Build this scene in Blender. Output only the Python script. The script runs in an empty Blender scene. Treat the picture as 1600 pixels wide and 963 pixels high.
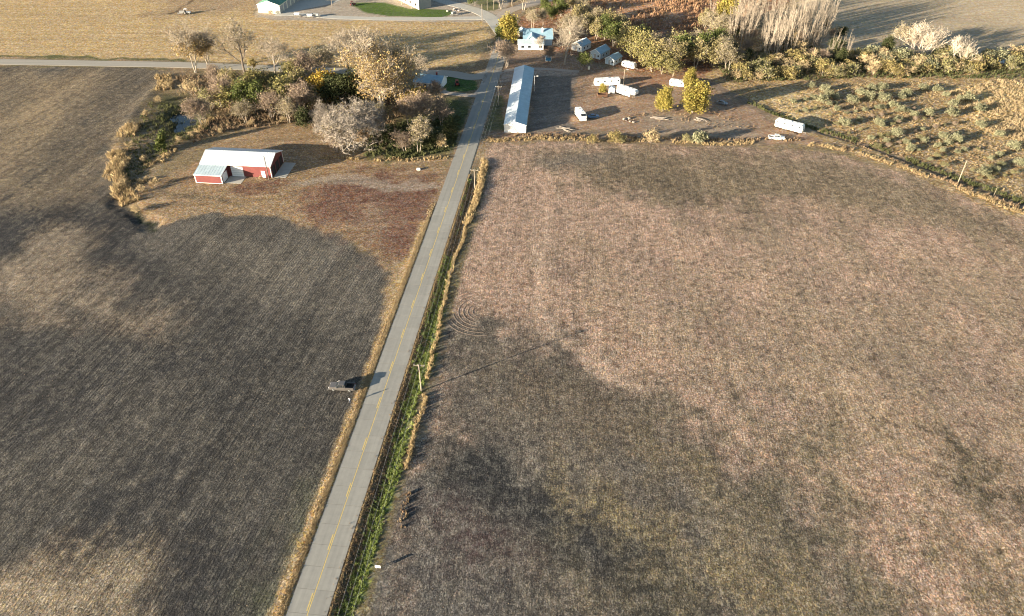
import bpy, math, random
import numpy as np
from mathutils import Vector, Matrix, Quaternion
PI = math.pi
R = math.radians
scene = bpy.context.scene
col = scene.collection
random.seed(7)

# ------------------------------------------------------------------ camera
F_PX, HOR, CAM_H = 1180.0, -440.0, 122.0
PITCH = math.atan((481.5 - HOR) / F_PX)
cam_data = bpy.data.cameras.new('camera')
cam_data.sensor_width = 36.0
cam_data.lens = 36.0 * F_PX / 1600.0
cam_data.clip_start = 1.0
cam_data.clip_end = 9000.0
cam = bpy.data.objects.new('camera', cam_data)
cam.location = (0, 0, CAM_H)
cam.rotation_euler = (PI / 2 - PITCH, 0, 0)
col.objects.link(cam)
scene.camera = cam

# ------------------------------------------------------------------ light
SUN_EL, SUN_AZ = R(10.3), R(29.5)          # shadows run towards SUN_AZ (counter-clockwise from +X)
world = bpy.data.worlds.new('World')
scene.world = world
world.use_nodes = True
wn = world.node_tree
bg = wn.nodes['Background']
sky = wn.nodes.new('ShaderNodeTexSky')
sky.sky_type = 'NISHITA'
sky.sun_disc = False
sky.sun_elevation = SUN_EL
sky.sun_rotation = math.atan2(-math.cos(SUN_AZ), -math.sin(SUN_AZ))
sky.air_density = 1.0
sky.dust_density = 0.6
wn.links.new(sky.outputs[0], bg.inputs[0])
bg.inputs[1].default_value = 0.058
sun_d = bpy.data.lights.new('sun', 'SUN')
sun_d.energy = 5.0
sun_d.angle = R(0.4)
sun_d.color = (1.0, 0.86, 0.655)
sun = bpy.data.objects.new('sun', sun_d)
travel = Vector((math.cos(SUN_AZ) * math.cos(SUN_EL), math.sin(SUN_AZ) * math.cos(SUN_EL), -math.sin(SUN_EL)))
sun.rotation_euler = travel.to_track_quat('-Z', 'Y').to_euler()
col.objects.link(sun)
scene.view_settings.view_transform = 'Standard'
scene.view_settings.look = 'None'
scene.view_settings.exposure = 2.13
scene.view_settings.gamma = 1.0
scene.cycles.filter_width = 1.1

# ------------------------------------------------------------------ survey helpers
_c, _s = math.cos(PITCH), math.sin(PITCH)
def at(x, y, z=0.0):
    """ground position (metres) of a survey mark read off the photograph"""
    v = y - 481.5
    t = (CAM_H - z) / (F_PX * _s + v * _c)
    return ((x - 800.0) * t, (F_PX * _c - v * _s) * t)

def tall(x, yb, yt):
    """height in metres of something standing at (x,yb) whose top reads at yt"""
    X, Y = at(x, yb)
    k = (481.5 - yt) / F_PX          # (-Y s - dz c)/(Y c - dz s) = -k ... solve for dz
    dz = Y * (k * _c - _s) / (_c + k * _s)
    return dz + CAM_H

# ------------------------------------------------------------------ noise in numpy
_T = np.random.RandomState(11).rand(256, 256).astype(np.float32)
def vnoise(x, y, s, seed=0):
    x = np.asarray(x) / s + 17.3 * seed + 1000; y = np.asarray(y) / s + 9.7 * seed + 1000
    xi = np.floor(x).astype(int); yi = np.floor(y).astype(int)
    fx = x - xi; fy = y - yi
    fx = fx * fx * (3 - 2 * fx); fy = fy * fy * (3 - 2 * fy)
    a = _T[xi & 255, yi & 255]; b = _T[(xi + 1) & 255, yi & 255]
    c = _T[xi & 255, (yi + 1) & 255]; d = _T[(xi + 1) & 255, (yi + 1) & 255]
    return (a * (1 - fx) + b * fx) * (1 - fy) + (c * (1 - fx) + d * fx) * fy
def fbm(x, y, s, seed=0, o=4):
    r = 0; a = 1; t = 0
    for i in range(o):
        r = r + a * vnoise(x, y, s / 2 ** i, seed + i * 3); t += a; a *= 0.55
    return r / t                      # 0..1, mean .5

def px_poly(pts): return np.array([at(*p) for p in pts])
def sdist(X, Y, P):
    """signed distance to polygon P (positive inside)"""
    d = np.full(X.shape, 1e9); ins = np.zeros(X.shape, bool)
    n = len(P)
    for i in range(n):
        x0, y0 = P[i]; x1, y1 = P[(i + 1) % n]
        ex, ey = x1 - x0, y1 - y0
        t = np.clip(((X - x0) * ex + (Y - y0) * ey) / (ex * ex + ey * ey + 1e-9), 0, 1)
        d = np.minimum(d, np.hypot(X - x0 - t * ex, Y - y0 - t * ey))
        cr = ((y0 > Y) != (y1 > Y)) & (X < (x1 - x0) * (Y - y0) / (y1 - y0 + 1e-12) + x0)
        ins ^= cr
    return np.where(ins, d, -d)
def ldist(X, Y, P):
    d = np.full(X.shape, 1e9)
    for i in range(len(P) - 1):
        x0, y0 = P[i]; x1, y1 = P[i + 1]
        ex, ey = x1 - x0, y1 - y0
        t = np.clip(((X - x0) * ex + (Y - y0) * ey) / (ex * ex + ey * ey + 1e-9), 0, 1)
        d = np.minimum(d, np.hypot(X - x0 - t * ex, Y - y0 - t * ey))
    return d
def sm(x): x = np.clip(x, 0, 1); return x * x * (3 - 2 * x)

# ------------------------------------------------------------------ material helpers
MATS = {}
def nodes_of(name):
    m = bpy.data.materials.new(name); m.use_nodes = True
    nt = m.node_tree; b = nt.nodes['Principled BSDF']
    return m, nt, b
def simple(name, c, rough=0.6, metal=0.0, var=0.12, scale=3.0, spec=0.3, c2=None, bump=0.0, objvar=0.0, island=0.0, trans=0.0):
    """procedural paint/wood/metal/leaf: colour with two scales of noise"""
    if name in MATS: return MATS[name]
    m, nt, b = nodes_of(name); N = nt.nodes; L = nt.links
    tc = N.new('ShaderNodeTexCoord')
    no = N.new('ShaderNodeTexNoise'); no.inputs['Scale'].default_value = scale; no.inputs['Detail'].default_value = 6; no.inputs['Roughness'].default_value = 0.65
    L.new(tc.outputs['Object'], no.inputs['Vector'])
    mr = N.new('ShaderNodeMapRange'); mr.inputs[1].default_value = 0.3; mr.inputs[2].default_value = 0.7
    L.new(no.outputs[0], mr.inputs[0])
    mx = N.new('ShaderNodeMix'); mx.data_type = 'RGBA'
    c2 = c2 or tuple(min(1, v * (1 + var * 2)) for v in c)
    c1 = tuple(v * (1 - var) for v in c)
    mx.inputs[6].default_value = (*c1, 1); mx.inputs[7].default_value = (*c2, 1)
    L.new(mr.outputs[0], mx.inputs[0])
    out = mx.outputs[2]
    for amt, src in ((objvar, 'ob'), (island, 'is')):
        if amt:
            s = N.new('ShaderNodeObjectInfo').outputs['Random'] if src == 'ob' else N.new('ShaderNodeNewGeometry').outputs['Random Per Island']
            r2 = N.new('ShaderNodeMapRange'); r2.inputs[3].default_value = 1 - amt; r2.inputs[4].default_value = 1 + amt
            L.new(s, r2.inputs[0])
            hs = N.new('ShaderNodeHueSaturation'); L.new(r2.outputs[0], hs.inputs['Value']); L.new(out, hs.inputs['Color'])
            if src == 'is':
                r3 = N.new('ShaderNodeMapRange'); r3.inputs[3].default_value = 0.485; r3.inputs[4].default_value = 0.515
                ml = N.new('ShaderNodeMath'); ml.operation = 'FRACT'; m2 = N.new('ShaderNodeMath'); m2.operation = 'MULTIPLY'; m2.inputs[1].default_value = 7.3
                L.new(s, m2.inputs[0]); L.new(m2.outputs[0], ml.inputs[0]); L.new(ml.outputs[0], r3.inputs[0]); L.new(r3.outputs[0], hs.inputs['Hue'])
            out = hs.outputs[0]
    L.new(out, b.inputs['Base Color'])
    b.inputs['Roughness'].default_value = rough; b.inputs['Metallic'].default_value = metal
    b.inputs['Specular IOR Level'].default_value = spec
    if trans:
        tr = N.new('ShaderNodeBsdfTranslucent'); L.new(out, tr.inputs[0])
        ms = N.new('ShaderNodeMixShader'); ms.inputs[0].default_value = trans
        L.new(b.outputs[0], ms.inputs[1]); L.new(tr.outputs[0], ms.inputs[2])
        L.new(ms.outputs[0], N['Material Output'].inputs[0])
    if bump:
        bp = N.new('ShaderNodeBump'); bp.inputs['Strength'].default_value = bump; bp.inputs['Distance'].default_value = 0.1
        L.new(no.outputs[0], bp.inputs['Height']); L.new(bp.outputs[0], b.inputs['Normal'])
    MATS[name] = m
    return m

def ground_mat(name, row_deg=0.0, row_amt=0.3, row_w=0.8, sp=2.6, bump=0.5, bdist=0.25, row_len=9.0, speck=1.0, streak=.22, jita=1.0, wave=0.0, clump=1.9):
    """soil under residue: colours and cover come from the surveyed point attributes"""
    m, nt, b = nodes_of(name); N = nt.nodes; L = nt.links
    def n(t, **k):
        x = N.new(t)
        for a, v in k.items(): setattr(x, a, v)
        return x
    def math_(op, a, bb=None, clamp=False):
        x = n('ShaderNodeMath', operation=op, use_clamp=clamp)
        for i, v in enumerate((a, bb)):
            if v is None: continue
            if isinstance(v, (int, float)): x.inputs[i].default_value = v
            else: L.new(v, x.inputs[i])
        return x.outputs[0]
    def rng(v, a, bb, c, d):
        x = n('ShaderNodeMapRange'); L.new(v, x.inputs[0])
        for i, q in enumerate((a, bb, c, d)): x.inputs[i + 1].default_value = q
        return x.outputs[0]
    geo = n('ShaderNodeNewGeometry')
    soil = n('ShaderNodeAttribute', attribute_name='soil'); straw = n('ShaderNodeAttribute', attribute_name='straw')
    cov = n('ShaderNodeAttribute', attribute_name='cover')
    mpt = n('ShaderNodeMapping'); mpt.inputs['Rotation'].default_value = (R(37), R(29), R(17)); mpt.inputs['Location'].default_value = (1.7, 4.1, .37)
    L.new(geo.outputs['Position'], mpt.inputs[0])
    def noise(scale, det=3, rough=0.6, vec=None):
        x = n('ShaderNodeTexNoise'); x.inputs['Scale'].default_value = scale; x.inputs['Detail'].default_value = det; x.inputs['Roughness'].default_value = rough
        L.new(vec or mpt.outputs[0], x.inputs['Vector']); return x.outputs[0]
    mp = n('ShaderNodeMapping'); mp.vector_type = 'TEXTURE'
    mp.inputs['Rotation'].default_value = (0, 0, R(row_deg)); mp.inputs['Location'].default_value = (2.1, 5.3, .44); mp.inputs['Scale'].default_value = (row_len, row_w, 1)
    L.new(geo.outputs['Position'], mp.inputs[0])
    mpb = n('ShaderNodeMapping'); mpb.vector_type = 'TEXTURE'
    mpb.inputs['Rotation'].default_value = (R(31), R(23), R(row_deg)); mpb.inputs['Location'].default_value = (3.3, 7.7, .43); mpb.inputs['Scale'].default_value = (1.3, 1.0, 1)
    L.new(geo.outputs['Position'], mpb.inputs[0])
    mpl = n('ShaderNodeMapping'); mpl.vector_type = 'TEXTURE'
    mpl.inputs['Rotation'].default_value = (0, 0, R(row_deg)); mpl.inputs['Location'].default_value = (9.1, 3.2, .41); mpl.inputs['Scale'].default_value = (70, 2.0, 1)
    L.new(geo.outputs['Position'], mpl.inputs[0])
    f1 = noise(sp, 4, 0.72, mpb.outputs[0]); f2 = noise(0.55, 3, 0.6); f3 = noise(0.11, 3, 0.6)
    row = noise(1.0, 3, 0.65, mp.outputs[0])
    vo = n('ShaderNodeTexVoronoi'); vo.inputs['Scale'].default_value = sp; L.new(mpb.outputs[0], vo.inputs['Vector'])
    # cover test value
    v = math_('ADD', math_('MULTIPLY', math_('SUBTRACT', f1, 0.5), 3.4 * speck), math_('MULTIPLY', math_('SUBTRACT', f2, 0.5), clump))
    v = math_('ADD', v, math_('MULTIPLY', math_('SUBTRACT', row, 0.5), 2.6 * row_amt))
    v = math_('ADD', v, math_('MULTIPLY', math_('SUBTRACT', f3, 0.5), 0.8))
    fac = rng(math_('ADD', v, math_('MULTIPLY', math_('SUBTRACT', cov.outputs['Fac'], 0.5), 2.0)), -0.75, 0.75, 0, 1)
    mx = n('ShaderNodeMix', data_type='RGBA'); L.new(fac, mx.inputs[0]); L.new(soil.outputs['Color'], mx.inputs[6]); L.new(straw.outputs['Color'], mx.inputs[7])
    # per clod value jitter
    sep = n('ShaderNodeSeparateColor'); L.new(vo.outputs['Color'], sep.inputs[0])
    jit = math_('ADD', math_('POWER', sep.outputs[0], 2.2), 0.0); jit = rng(jit, 0, 1, 1 - 0.33 * jita, 1 + 0.62 * jita)
    lng = noise(1.0, 2, 0.6, mpl.outputs[0]); jit = math_('MULTIPLY', jit, rng(lng, 0.3, 0.7, 1 - streak, 1 + streak))
    hs = n('ShaderNodeHueSaturation'); L.new(jit, hs.inputs['Value']); L.new(mx.outputs[2], hs.inputs['Color'])
    L.new(rng(sep.outputs[1], 0, 1, 0.478, 0.522), hs.inputs['Hue']); L.new(rng(sep.outputs[2], 0, 1, 0.65, 1.35), hs.inputs['Saturation'])
    L.new(hs.outputs[0], b.inputs['Base Color'])
    b.inputs['Roughness'].default_value = 0.95; b.inputs['Specular IOR Level'].default_value = 0.1
    mpw = n('ShaderNodeMapping'); mpw.vector_type = 'TEXTURE'; mpw.inputs['Rotation'].default_value = (0, 0, R(row_deg)); L.new(geo.outputs['Position'], mpw.inputs[0])
    wv = n('ShaderNodeTexWave', bands_direction='Y'); wv.inputs['Scale'].default_value = .413; wv.inputs['Distortion'].default_value = 4.5; wv.inputs['Detail'].default_value = 3; wv.inputs['Detail Scale'].default_value = .35
    L.new(mpw.outputs[0], wv.inputs['Vector'])
    hgt = math_('ADD', math_('MULTIPLY', f1, 1.0), math_('MULTIPLY', row, row_amt * 1.2))
    hgt = math_('ADD', hgt, math_('MULTIPLY', f2, 0.8)); hgt = math_('ADD', hgt, math_('MULTIPLY', wv.outputs['Fac'], wave))
    bp = n('ShaderNodeBump'); bp.inputs['Strength'].default_value = bump; bp.inputs['Distance'].default_value = bdist
    L.new(hgt, bp.inputs['Height']); L.new(bp.outputs[0], b.inputs['Normal'])
    return m

# ------------------------------------------------------------------ object helpers
def tag(o, label=None, cat=None, group=None, kind=None):
    if label: o['label'] = label
    if cat: o['category'] = cat
    if group: o['group'] = group
    if kind: o['kind'] = kind
    return o
def empty(name, loc, rz=0.0, label=None, cat=None, group=None):
    o = bpy.data.objects.new(name, None); o.empty_display_size = 0.5
    o.location = loc; o.rotation_euler = (0, 0, rz); col.objects.link(o)
    return tag(o, label, cat, group)
def kids_of(o): return [c for c in o.children]
def copy_tree(o, parent=None):
    c = o.copy(); col.objects.link(c); c.parent = parent
    for ch in kids_of(o): copy_tree(ch, c)
    return c
class MB:
    def __init__(s): s.v = []; s.f = []; s.m = []
    def add(s, vs, fs, mi=0):
        k = len(s.v); s.v += [tuple(p) for p in vs]; s.f += [tuple(i + k for i in q) for q in fs]; s.m += [mi] * len(fs)
    def box(s, x0, x1, y0, y1, z0, z1, mi=0):
        s.add([(x0,y0,z0),(x1,y0,z0),(x1,y1,z0),(x0,y1,z0),(x0,y0,z1),(x1,y0,z1),(x1,y1,z1),(x0,y1,z1)],
              [(0,3,2,1),(4,5,6,7),(0,1,5,4),(1,2,6,5),(2,3,7,6),(3,0,4,7)], mi)
    def loft(s, secs, mi=0, cap=True):
        """secs: list of equal-length rings"""
        n = len(secs[0]); vs = [p for r in secs for p in r]; fs = []
        for i in range(len(secs) - 1):
            for j in range(n):
                a = i*n + j; b_ = i*n + (j+1) % n
                fs.append((a, b_, b_ + n, a + n))
        if cap: fs.append(tuple(range(n - 1, -1, -1))); fs.append(tuple(range((len(secs)-1)*n, len(secs)*n)))
        s.add(vs, fs, mi)
    def tube(s, p0, p1, r0, r1=None, n=6, mi=0, cap=True):
        r1 = r0 if r1 is None else r1
        p0 = Vector(p0); p1 = Vector(p1); d = (p1 - p0)
        if d.length < 1e-6: return
        d.normalize(); a = d.orthogonal().normalized(); b_ = d.cross(a)
        rr = [[p + (a * math.cos(2*PI*k/n) + b_ * math.sin(2*PI*k/n)) * r for k in range(n)] for p, r in ((p0, r0), (p1, r1))]
        s.loft(rr, mi, cap)
    def prism(s, prof, x0, x1, mi=0):
        """profile in (y,z) pushed along x"""
        s.loft([[(x0, y, z) for y, z in prof], [(x1, y, z) for y, z in prof]], mi)
    def build(s, name, mats, parent=None, loc=None, rz=0.0, smooth=False):
        me = bpy.data.meshes.new(name); me.from_pydata(s.v, [], s.f)
        mats = mats if isinstance(mats, (list, tuple)) else [mats]
        for m in mats: me.materials.append(m)
        if len(mats) > 1: me.polygons.foreach_set('material_index', s.m)
        if smooth: me.polygons.foreach_set('use_smooth', [True] * len(s.f))
        me.update()
        o = bpy.data.objects.new(name, me); col.objects.link(o)
        if parent: o.parent = parent
        if loc: o.location = loc
        if rz: o.rotation_euler = (0, 0, rz)
        return o

# ------------------------------------------------------------------ colours (real surface colours)
SOIL = (.047, .0445, .042); SOILD = (.028, .028, .030); SOILB = (.088, .070, .054)
STRAW = (.27, .215, .155); STRAWG = (.20, .17, .125); PINK = (.33, .245, .19); GOLD = (.40, .29, .155); TAN = (.30, .22, .135)

# ------------------------------------------------------------------ main road line
RX0, RY0, RSL = -35.47, 69.9, 0.1070          # centre line X at RY0, slope dX/dY
ROADW = 7.05
RANG = math.atan(RSL)
def road_c(Y): return RX0 + (Y - RY0) * RSL
def road_off(X, Y): return (X - road_c(Y)) * math.cos(RANG)      # signed offset to the right of the centre line

# ------------------------------------------------------------------ ground grid
gx = np.concatenate([np.arange(-345, -150, 1.5), np.arange(-150, 150, 0.9), np.arange(150, 346, 1.5)])
gy = np.concatenate([np.arange(52, 200, 0.8), np.arange(200, 360, 0.9), np.arange(360, 520, 1.6)])
GX, GY = np.meshgrid(gx, gy)
nY, nX = GX.shape
WX = GX + (fbm(GX, GY, 9, 1) - .5) * 7 + (fbm(GX, GY, 2.2, 5) - .5) * 2.2
WY = GY + (fbm(GX, GY, 9, 2) - .5) * 7 + (fbm(GX, GY, 2.2, 6) - .5) * 2.2
OFF = road_off(GX, GY)
NB = fbm(GX, GY, 26, 51); NC = fbm(GX, GY, 4, 52, 3)
_ua, _va = GX*math.cos(R(78))+GY*math.sin(R(78)), -GX*math.sin(R(78))+GY*math.cos(R(78))
_ub, _vb = GX*math.cos(R(92))+GY*math.sin(R(92)), -GX*math.sin(R(92))+GY*math.cos(R(92))
NS = np.where(OFF < 0, fbm(_ua/9, _va, 3.0, 53, 3), fbm(_ub/6, _vb, 3.4, 54, 3))

P_ROADN = 60
polys = dict(
  plowed=[(-700,104),(0,104),(250,108),(262,118),(232,150),(205,185),(178,215),(172,262),(185,300),(205,325),(250,350),(330,335),(420,338),(520,365),(590,400),(618,440),(612,520),(560,640),(470,850),(420,1000),(330,1300),(-1500,1300),(-1500,400)],
  stubble=[(762,226),(900,222),(1080,228),(1290,236),(1440,280),(1600,345),(2300,620),(2300,1300),(560,1300),(585,963),(640,760),(690,560),(715,440),(745,330),(758,280)],
  north=[(-900,86),(0,89),(150,92),(290,96),(420,101),(560,104),(660,106),(742,102),(762,60),(766,36),(745,33),(600,33),(480,32),(400,28),(395,20),(400,-60),(-900,-60)],
  gravel_lot=[(757,120),(775,85),(800,70),(870,80),(940,105),(1000,115),(1100,120),(1180,160),(1300,215),(1290,228),(1080,222),(900,216),(762,221),(745,190)],
  farfield=[(1290,92),(1270,40),(1240,0),(1210,-60),(2200,-60),(2200,105),(1560,100),(1470,92),(1380,88)],
  scrub=[(1100,118),(1130,60),(1240,0),(1290,92),(1560,100),(2200,105),(2400,640),(1600,345),(1440,280),(1300,232),(1180,160)],
  marsh=[(775,60),(800,30),(870,0),(900,-60),(1260,-60),(1240,0),(1130,60),(1100,118),(1000,112),(900,90)],
  farmyard=[(400,-60),(400,28),(480,32),(600,33),(745,33),(768,36),(790,25),(870,-5),(900,-60)],
)
PW = {k: px_poly(v) for k, v in polys.items()}
SD = {k: sdist(GX, GY, v) for k, v in PW.items()}
SDW = {k: sdist(WX, WY, v) for k, v in PW.items()}

soil = np.zeros(GX.shape + (3,)); straw = np.zeros(GX.shape + (3,)); cover = np.full(GX.shape, .5)
soil[:] = (.13, .095, .06); straw[:] = TAN; cover[:] = .55      # default: rough autumn grass
def lay(d, so, st, cv, soft=1.5, amt=1.0):
    m = (sm(d / soft + .5) * amt)[..., None]
    global soil, straw, cover
    if so is not None: soil = soil * (1 - m) + np.array(so) * m
    if st is not None: straw = straw * (1 - m) + np.array(st) * m
    if cv is not None: cover = cover * (1 - m[..., 0]) + cv * m[..., 0]
def patch(pts, so, st, cv, soft=5, amt=1.0, w=True):
    P = px_poly(pts)
    d = sdist(WX if w else GX, WY if w else GY, P)
    if w and soft >= 3: d = d + (NB - .5) * soft * 2.6 + (NC - .5) * soft * 2.4 + (NS - .5) * soft * 2.0; soft *= 3.0; amt *= .95
    lay(d, so, st, cv, soft, amt)
def stripe(pts, width, so, st, cv, soft=1.0, amt=1.0, w=True):
    P = px_poly(pts)
    lay(width / 2 - ldist(WX if w else GX, WY if w else GY, P), so, st, cv, soft, amt)

# yard / verge grass tones
lay((fbm(GX, GY, 14, 21) - .5) * 10, (.10, .085, .05), (.24, .19, .11), .45, 3, .7)
# regions
lay(SDW['plowed'] + (NC-.5)*5, SOIL, (.150,.135,.112), .31, 3.5)
lay(SDW['stubble'], (.11,.078,.060), (.40,.285,.215), .61, 1.8)
lay(SDW['north'], (.22, .155, .08), (.47, .345, .19), .60, 1.2)
lay(SDW['gravel_lot'], (.15, .10, .07), (.31, .215, .145), .58, 2)
lay(SDW['farfield'], (.30, .235, .155), (.46, .37, .255), .55, 3)
lay(SDW['scrub'], (.13,.088,.05), (.41,.30,.165), .58, 2)
lay(SDW['marsh'], (.13, .07, .045), (.33, .19, .115), .55, 2)
lay(SDW['farmyard'], (.22, .18, .14), (.36, .31, .25), .6, 1)
# west field patches
patch([(-300,104),(250,108),(235,150),(180,215),(172,262),(200,330),(120,335),(60,330),(0,325),(-300,320)], SOILB, (.24,.19,.125), .44, 9)
patch([(60,130),(130,120),(90,190),(20,250),(-60,300),(-60,240)], None, (.30,.225,.14), .60, 6, .7)
patch([(190,115),(240,118),(150,200),(60,290),(20,300),(100,210)], SOIL, None, .30, 6, .8)
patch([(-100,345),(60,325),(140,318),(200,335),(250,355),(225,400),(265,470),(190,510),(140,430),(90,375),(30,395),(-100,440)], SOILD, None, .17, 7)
patch([(70,362),(130,375),(150,430),(235,478),(290,500),(250,528),(190,520),(110,480),(120,520),(60,512),(0,505),(-60,470),(-60,420),(50,405)], SOILB, (.28,.225,.165), .56, 5)
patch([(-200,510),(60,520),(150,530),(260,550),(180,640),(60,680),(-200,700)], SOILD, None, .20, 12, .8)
patch([(-100,900),(60,862),(110,835),(165,850),(215,845),(258,838),(240,890),(232,930),(255,980),(220,1080),(-200,1080)], SOILB, (.29,.235,.165), .62, 3.5)
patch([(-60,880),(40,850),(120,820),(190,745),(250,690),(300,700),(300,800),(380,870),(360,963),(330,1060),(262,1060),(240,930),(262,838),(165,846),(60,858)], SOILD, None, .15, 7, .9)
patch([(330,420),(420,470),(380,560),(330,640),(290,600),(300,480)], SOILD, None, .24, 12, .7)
patch([(250,355),(420,340),(560,380),(610,430),(600,500),(500,480),(380,440),(280,420)], (.085,.078,.07), (.19,.165,.13), .42, 10, .8)
patch([(540,740),(500,830),(440,930),(400,960),(430,860),(480,760)], (.055,.06,.035), (.12,.13,.07), .4, 6, .6)
stripe([(610,425),(480,385),(440,400)], .5, (.10,.09,.07), None, .6, .6, .7)
# yard around red barn
patch([(200,292),(300,262),(330,225),(440,190),(500,190),(520,230),(700,250),(690,300),(640,420),(612,520),(570,640),(560,640),(600,520),(618,440),(590,400),(520,365),(420,338),(330,335),(250,350),(205,325)], (.135,.092,.058), (.33,.235,.14), .56, 1.6)
patch([(470,300),(520,272),(600,266),(695,268),(700,300),(665,370),(640,410),(600,402),(572,372),(520,350),(470,330)], (.082,.042,.033), (.26,.165,.115), .40, 5, 1.05)
patch([(560,330),(600,320),(625,345),(590,372),(560,360)], (.15,.10,.07), (.30,.22,.15), .5, 3)
patch([(470,283),(520,272),(560,270),(600,284),(640,282),(692,286),(690,292),(640,296),(610,300),(560,290),(500,286),(440,296)], (.24,.20,.155), (.35,.30,.24), .5, 2.0, .55)
patch([(380,283),(470,283),(440,300),(380,306),(350,300)], (.09,.045,.035), (.30,.21,.13), .4, 2)
patch([(235,300),(300,300),(350,312),(400,322),(330,318),(260,308)], (.07,.06,.045), None, .35, 2.5, .8)
patch([(645,420),(632,470),(606,520),(598,500),(612,440),(640,380)], (.20,.14,.085), GOLD, .6, 1.5, .8)
# east field patches
patch([(790,238),(900,232),(1050,236),(1300,244),(1450,290),(1600,350),(1700,420),(1600,392),(1400,350),(1280,330),(1180,335),(1080,335),(1000,305),(900,292),(860,270),(800,262)], (.085,.070,.052), (.27,.21,.14), .42, 9)
patch([(830,245),(960,242),(940,262),(840,262)], (.11,.095,.08), (.20,.165,.13), .4, 3, .8)
patch([(940,275),(1040,262),(1100,300),(1180,320),(1060,322),(980,300)], (.06,.05,.038), (.26,.20,.13), .30, 5, .55)
patch([(1000,410),(1500,380),(1600,420),(1600,900),(1400,700),(1150,560),(1000,500)], SOILB, (.32,.25,.17), .60, 30, .8)
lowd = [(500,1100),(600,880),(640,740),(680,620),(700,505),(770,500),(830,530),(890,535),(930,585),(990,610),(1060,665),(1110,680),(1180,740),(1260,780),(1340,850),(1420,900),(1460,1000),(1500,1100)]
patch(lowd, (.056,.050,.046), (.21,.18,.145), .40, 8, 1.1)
patch([(780,560),(900,590),(980,640),(1100,720),(1060,760),(960,700),(860,650),(790,640)], (.075,.06,.045), (.21,.165,.115), .42, 8, .7)
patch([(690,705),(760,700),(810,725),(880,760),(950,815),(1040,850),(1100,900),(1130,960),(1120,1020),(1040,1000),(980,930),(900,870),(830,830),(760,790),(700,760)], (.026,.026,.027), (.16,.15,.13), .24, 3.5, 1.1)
patch([(870,755),(960,790),(1060,850),(1180,900),(1280,963),(1150,960),(1090,890),(960,830),(880,785)], None, (.28,.22,.11), .5, 4, .6)
patch([(1150,800),(1300,830),(1450,900),(1600,980),(1600,1100),(1150,1100),(1100,940)], (.075,.066,.045), (.24,.19,.12), .44, 20, .8)
patch([(1480,690),(1560,720),(1640,800),(1600,830),(1520,780)], (.055,.05,.035), None, .25, 5, .8)
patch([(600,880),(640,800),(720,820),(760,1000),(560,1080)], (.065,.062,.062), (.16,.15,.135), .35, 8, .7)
patch([(690,810),(760,815),(780,860),(720,880)], (.07,.04,.038), None, .35, 5, .5)
stripe([(862,335),(852,380),(838,440),(836,485),(872,530),(930,580),(1000,612)], 3.2, (.17,.13,.095), (.44,.33,.25), .76, 3.5, .6)
stripe([(842,340),(832,390),(822,440),(820,480)], 0.4, SOIL, None, .4, .9, .3)
_r = random.Random(77)
for k in range(64):       # wheel tracks and furrows left by the machines
    if k < 34: X0, Y0, a0 = -150+_r.random()*105, 75+_r.random()*125, R(80+_r.random()*14)
    else: X0, Y0, a0 = -20+_r.random()*150, 72+_r.random()*150, R(_r.choice([72, 88, 92, 60])+_r.random()*8)
    ln = 12+_r.random()*38; bend = _r.gauss(0, .12); q = []
    for i in range(5):
        q.append((X0, Y0)); X0 += math.cos(a0)*ln/4; Y0 += math.sin(a0)*ln/4; a0 += bend/4
    if q[-1][1] > 215 or max(p_[0] for p_ in q) > 95 or road_off(q[-1][0], q[-1][1]) > -7 and k < 34: continue
    if k >= 34 and (road_off(q[0][0], q[0][1]) < 16 or road_off(q[-1][0], q[-1][1]) < 16): continue
    lay(.55 - ldist(GX, GY, q), SOILD if _r.random() < .75 else None, None, .12 if _r.random() < .75 else .6, 1.0, (.18+.22*_r.random())*(1 if k < 34 else .5))
cx, cy = at(752, 487)
rr = np.hypot(GX - cx, GY - cy)
ring = (np.cos(rr * 2 * PI / 1.55) > .35) & (rr < 8.5) & (rr > 1.6) & (GX < cx + 4)
cx, cy = at(455, 1045)
# gravel lot detail
patch([(757,120),(800,112),(905,110),(900,118),(830,122),(760,132)], (.26,.21,.17), (.34,.28,.23), .6, 1.5, .8)
patch([(748,150),(790,150),(787,205),(745,208)], (.07,.075,.035), (.17,.15,.08), .45, 2)
patch([(836,120),(895,120),(893,205),(826,208)], (.12,.10,.085), (.20,.17,.14), .5, 2)  # gravel darkened where the storage building's shadow falls, to deepen it
patch([(970,112),(1100,118),(1090,132),(1000,140)], (.17,.095,.06), (.32,.20,.13), .55, 2)
patch([(1000,175),(1100,182),(1160,190),(1200,215),(1000,212)], (.17,.13,.10), (.30,.24,.18), .55, 3)
stripe([(1095,125),(1150,148),(1185,170),(1215,190),(1290,208),(1360,228),(1450,262),(1530,292),(1620,328),(1900,430)], 4.5, (.13,.10,.075), (.21,.165,.12), .5, 1.5, .9)
for dy in (-4, 4):
    stripe([(1290,208+dy),(1360,228+dy),(1450,262+dy),(1530,292+dy),(1620,328+dy)], .9, (.05,.045,.035), None, .15, .8, .8)
patch([(880,205),(980,208),(1080,212),(1200,218),(1200,226),(880,220)], (.13,.10,.07), (.23,.18,.13), .5, 1)
_r = random.Random(9)
for k in range(16):      # ruts across the lot
    x, y = 850+_r.random()*330, 118+_r.random()*92
    if x > 1000 and y < 130: continue
    pts = [(x+q*22, y+math.sin(q*.5+k)*5-q*_r.choice([-1.5, 1.0])) for q in range(5)]
    stripe(pts, 1.0, (.09,.065,.045), None, .2, .8, .45)
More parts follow.
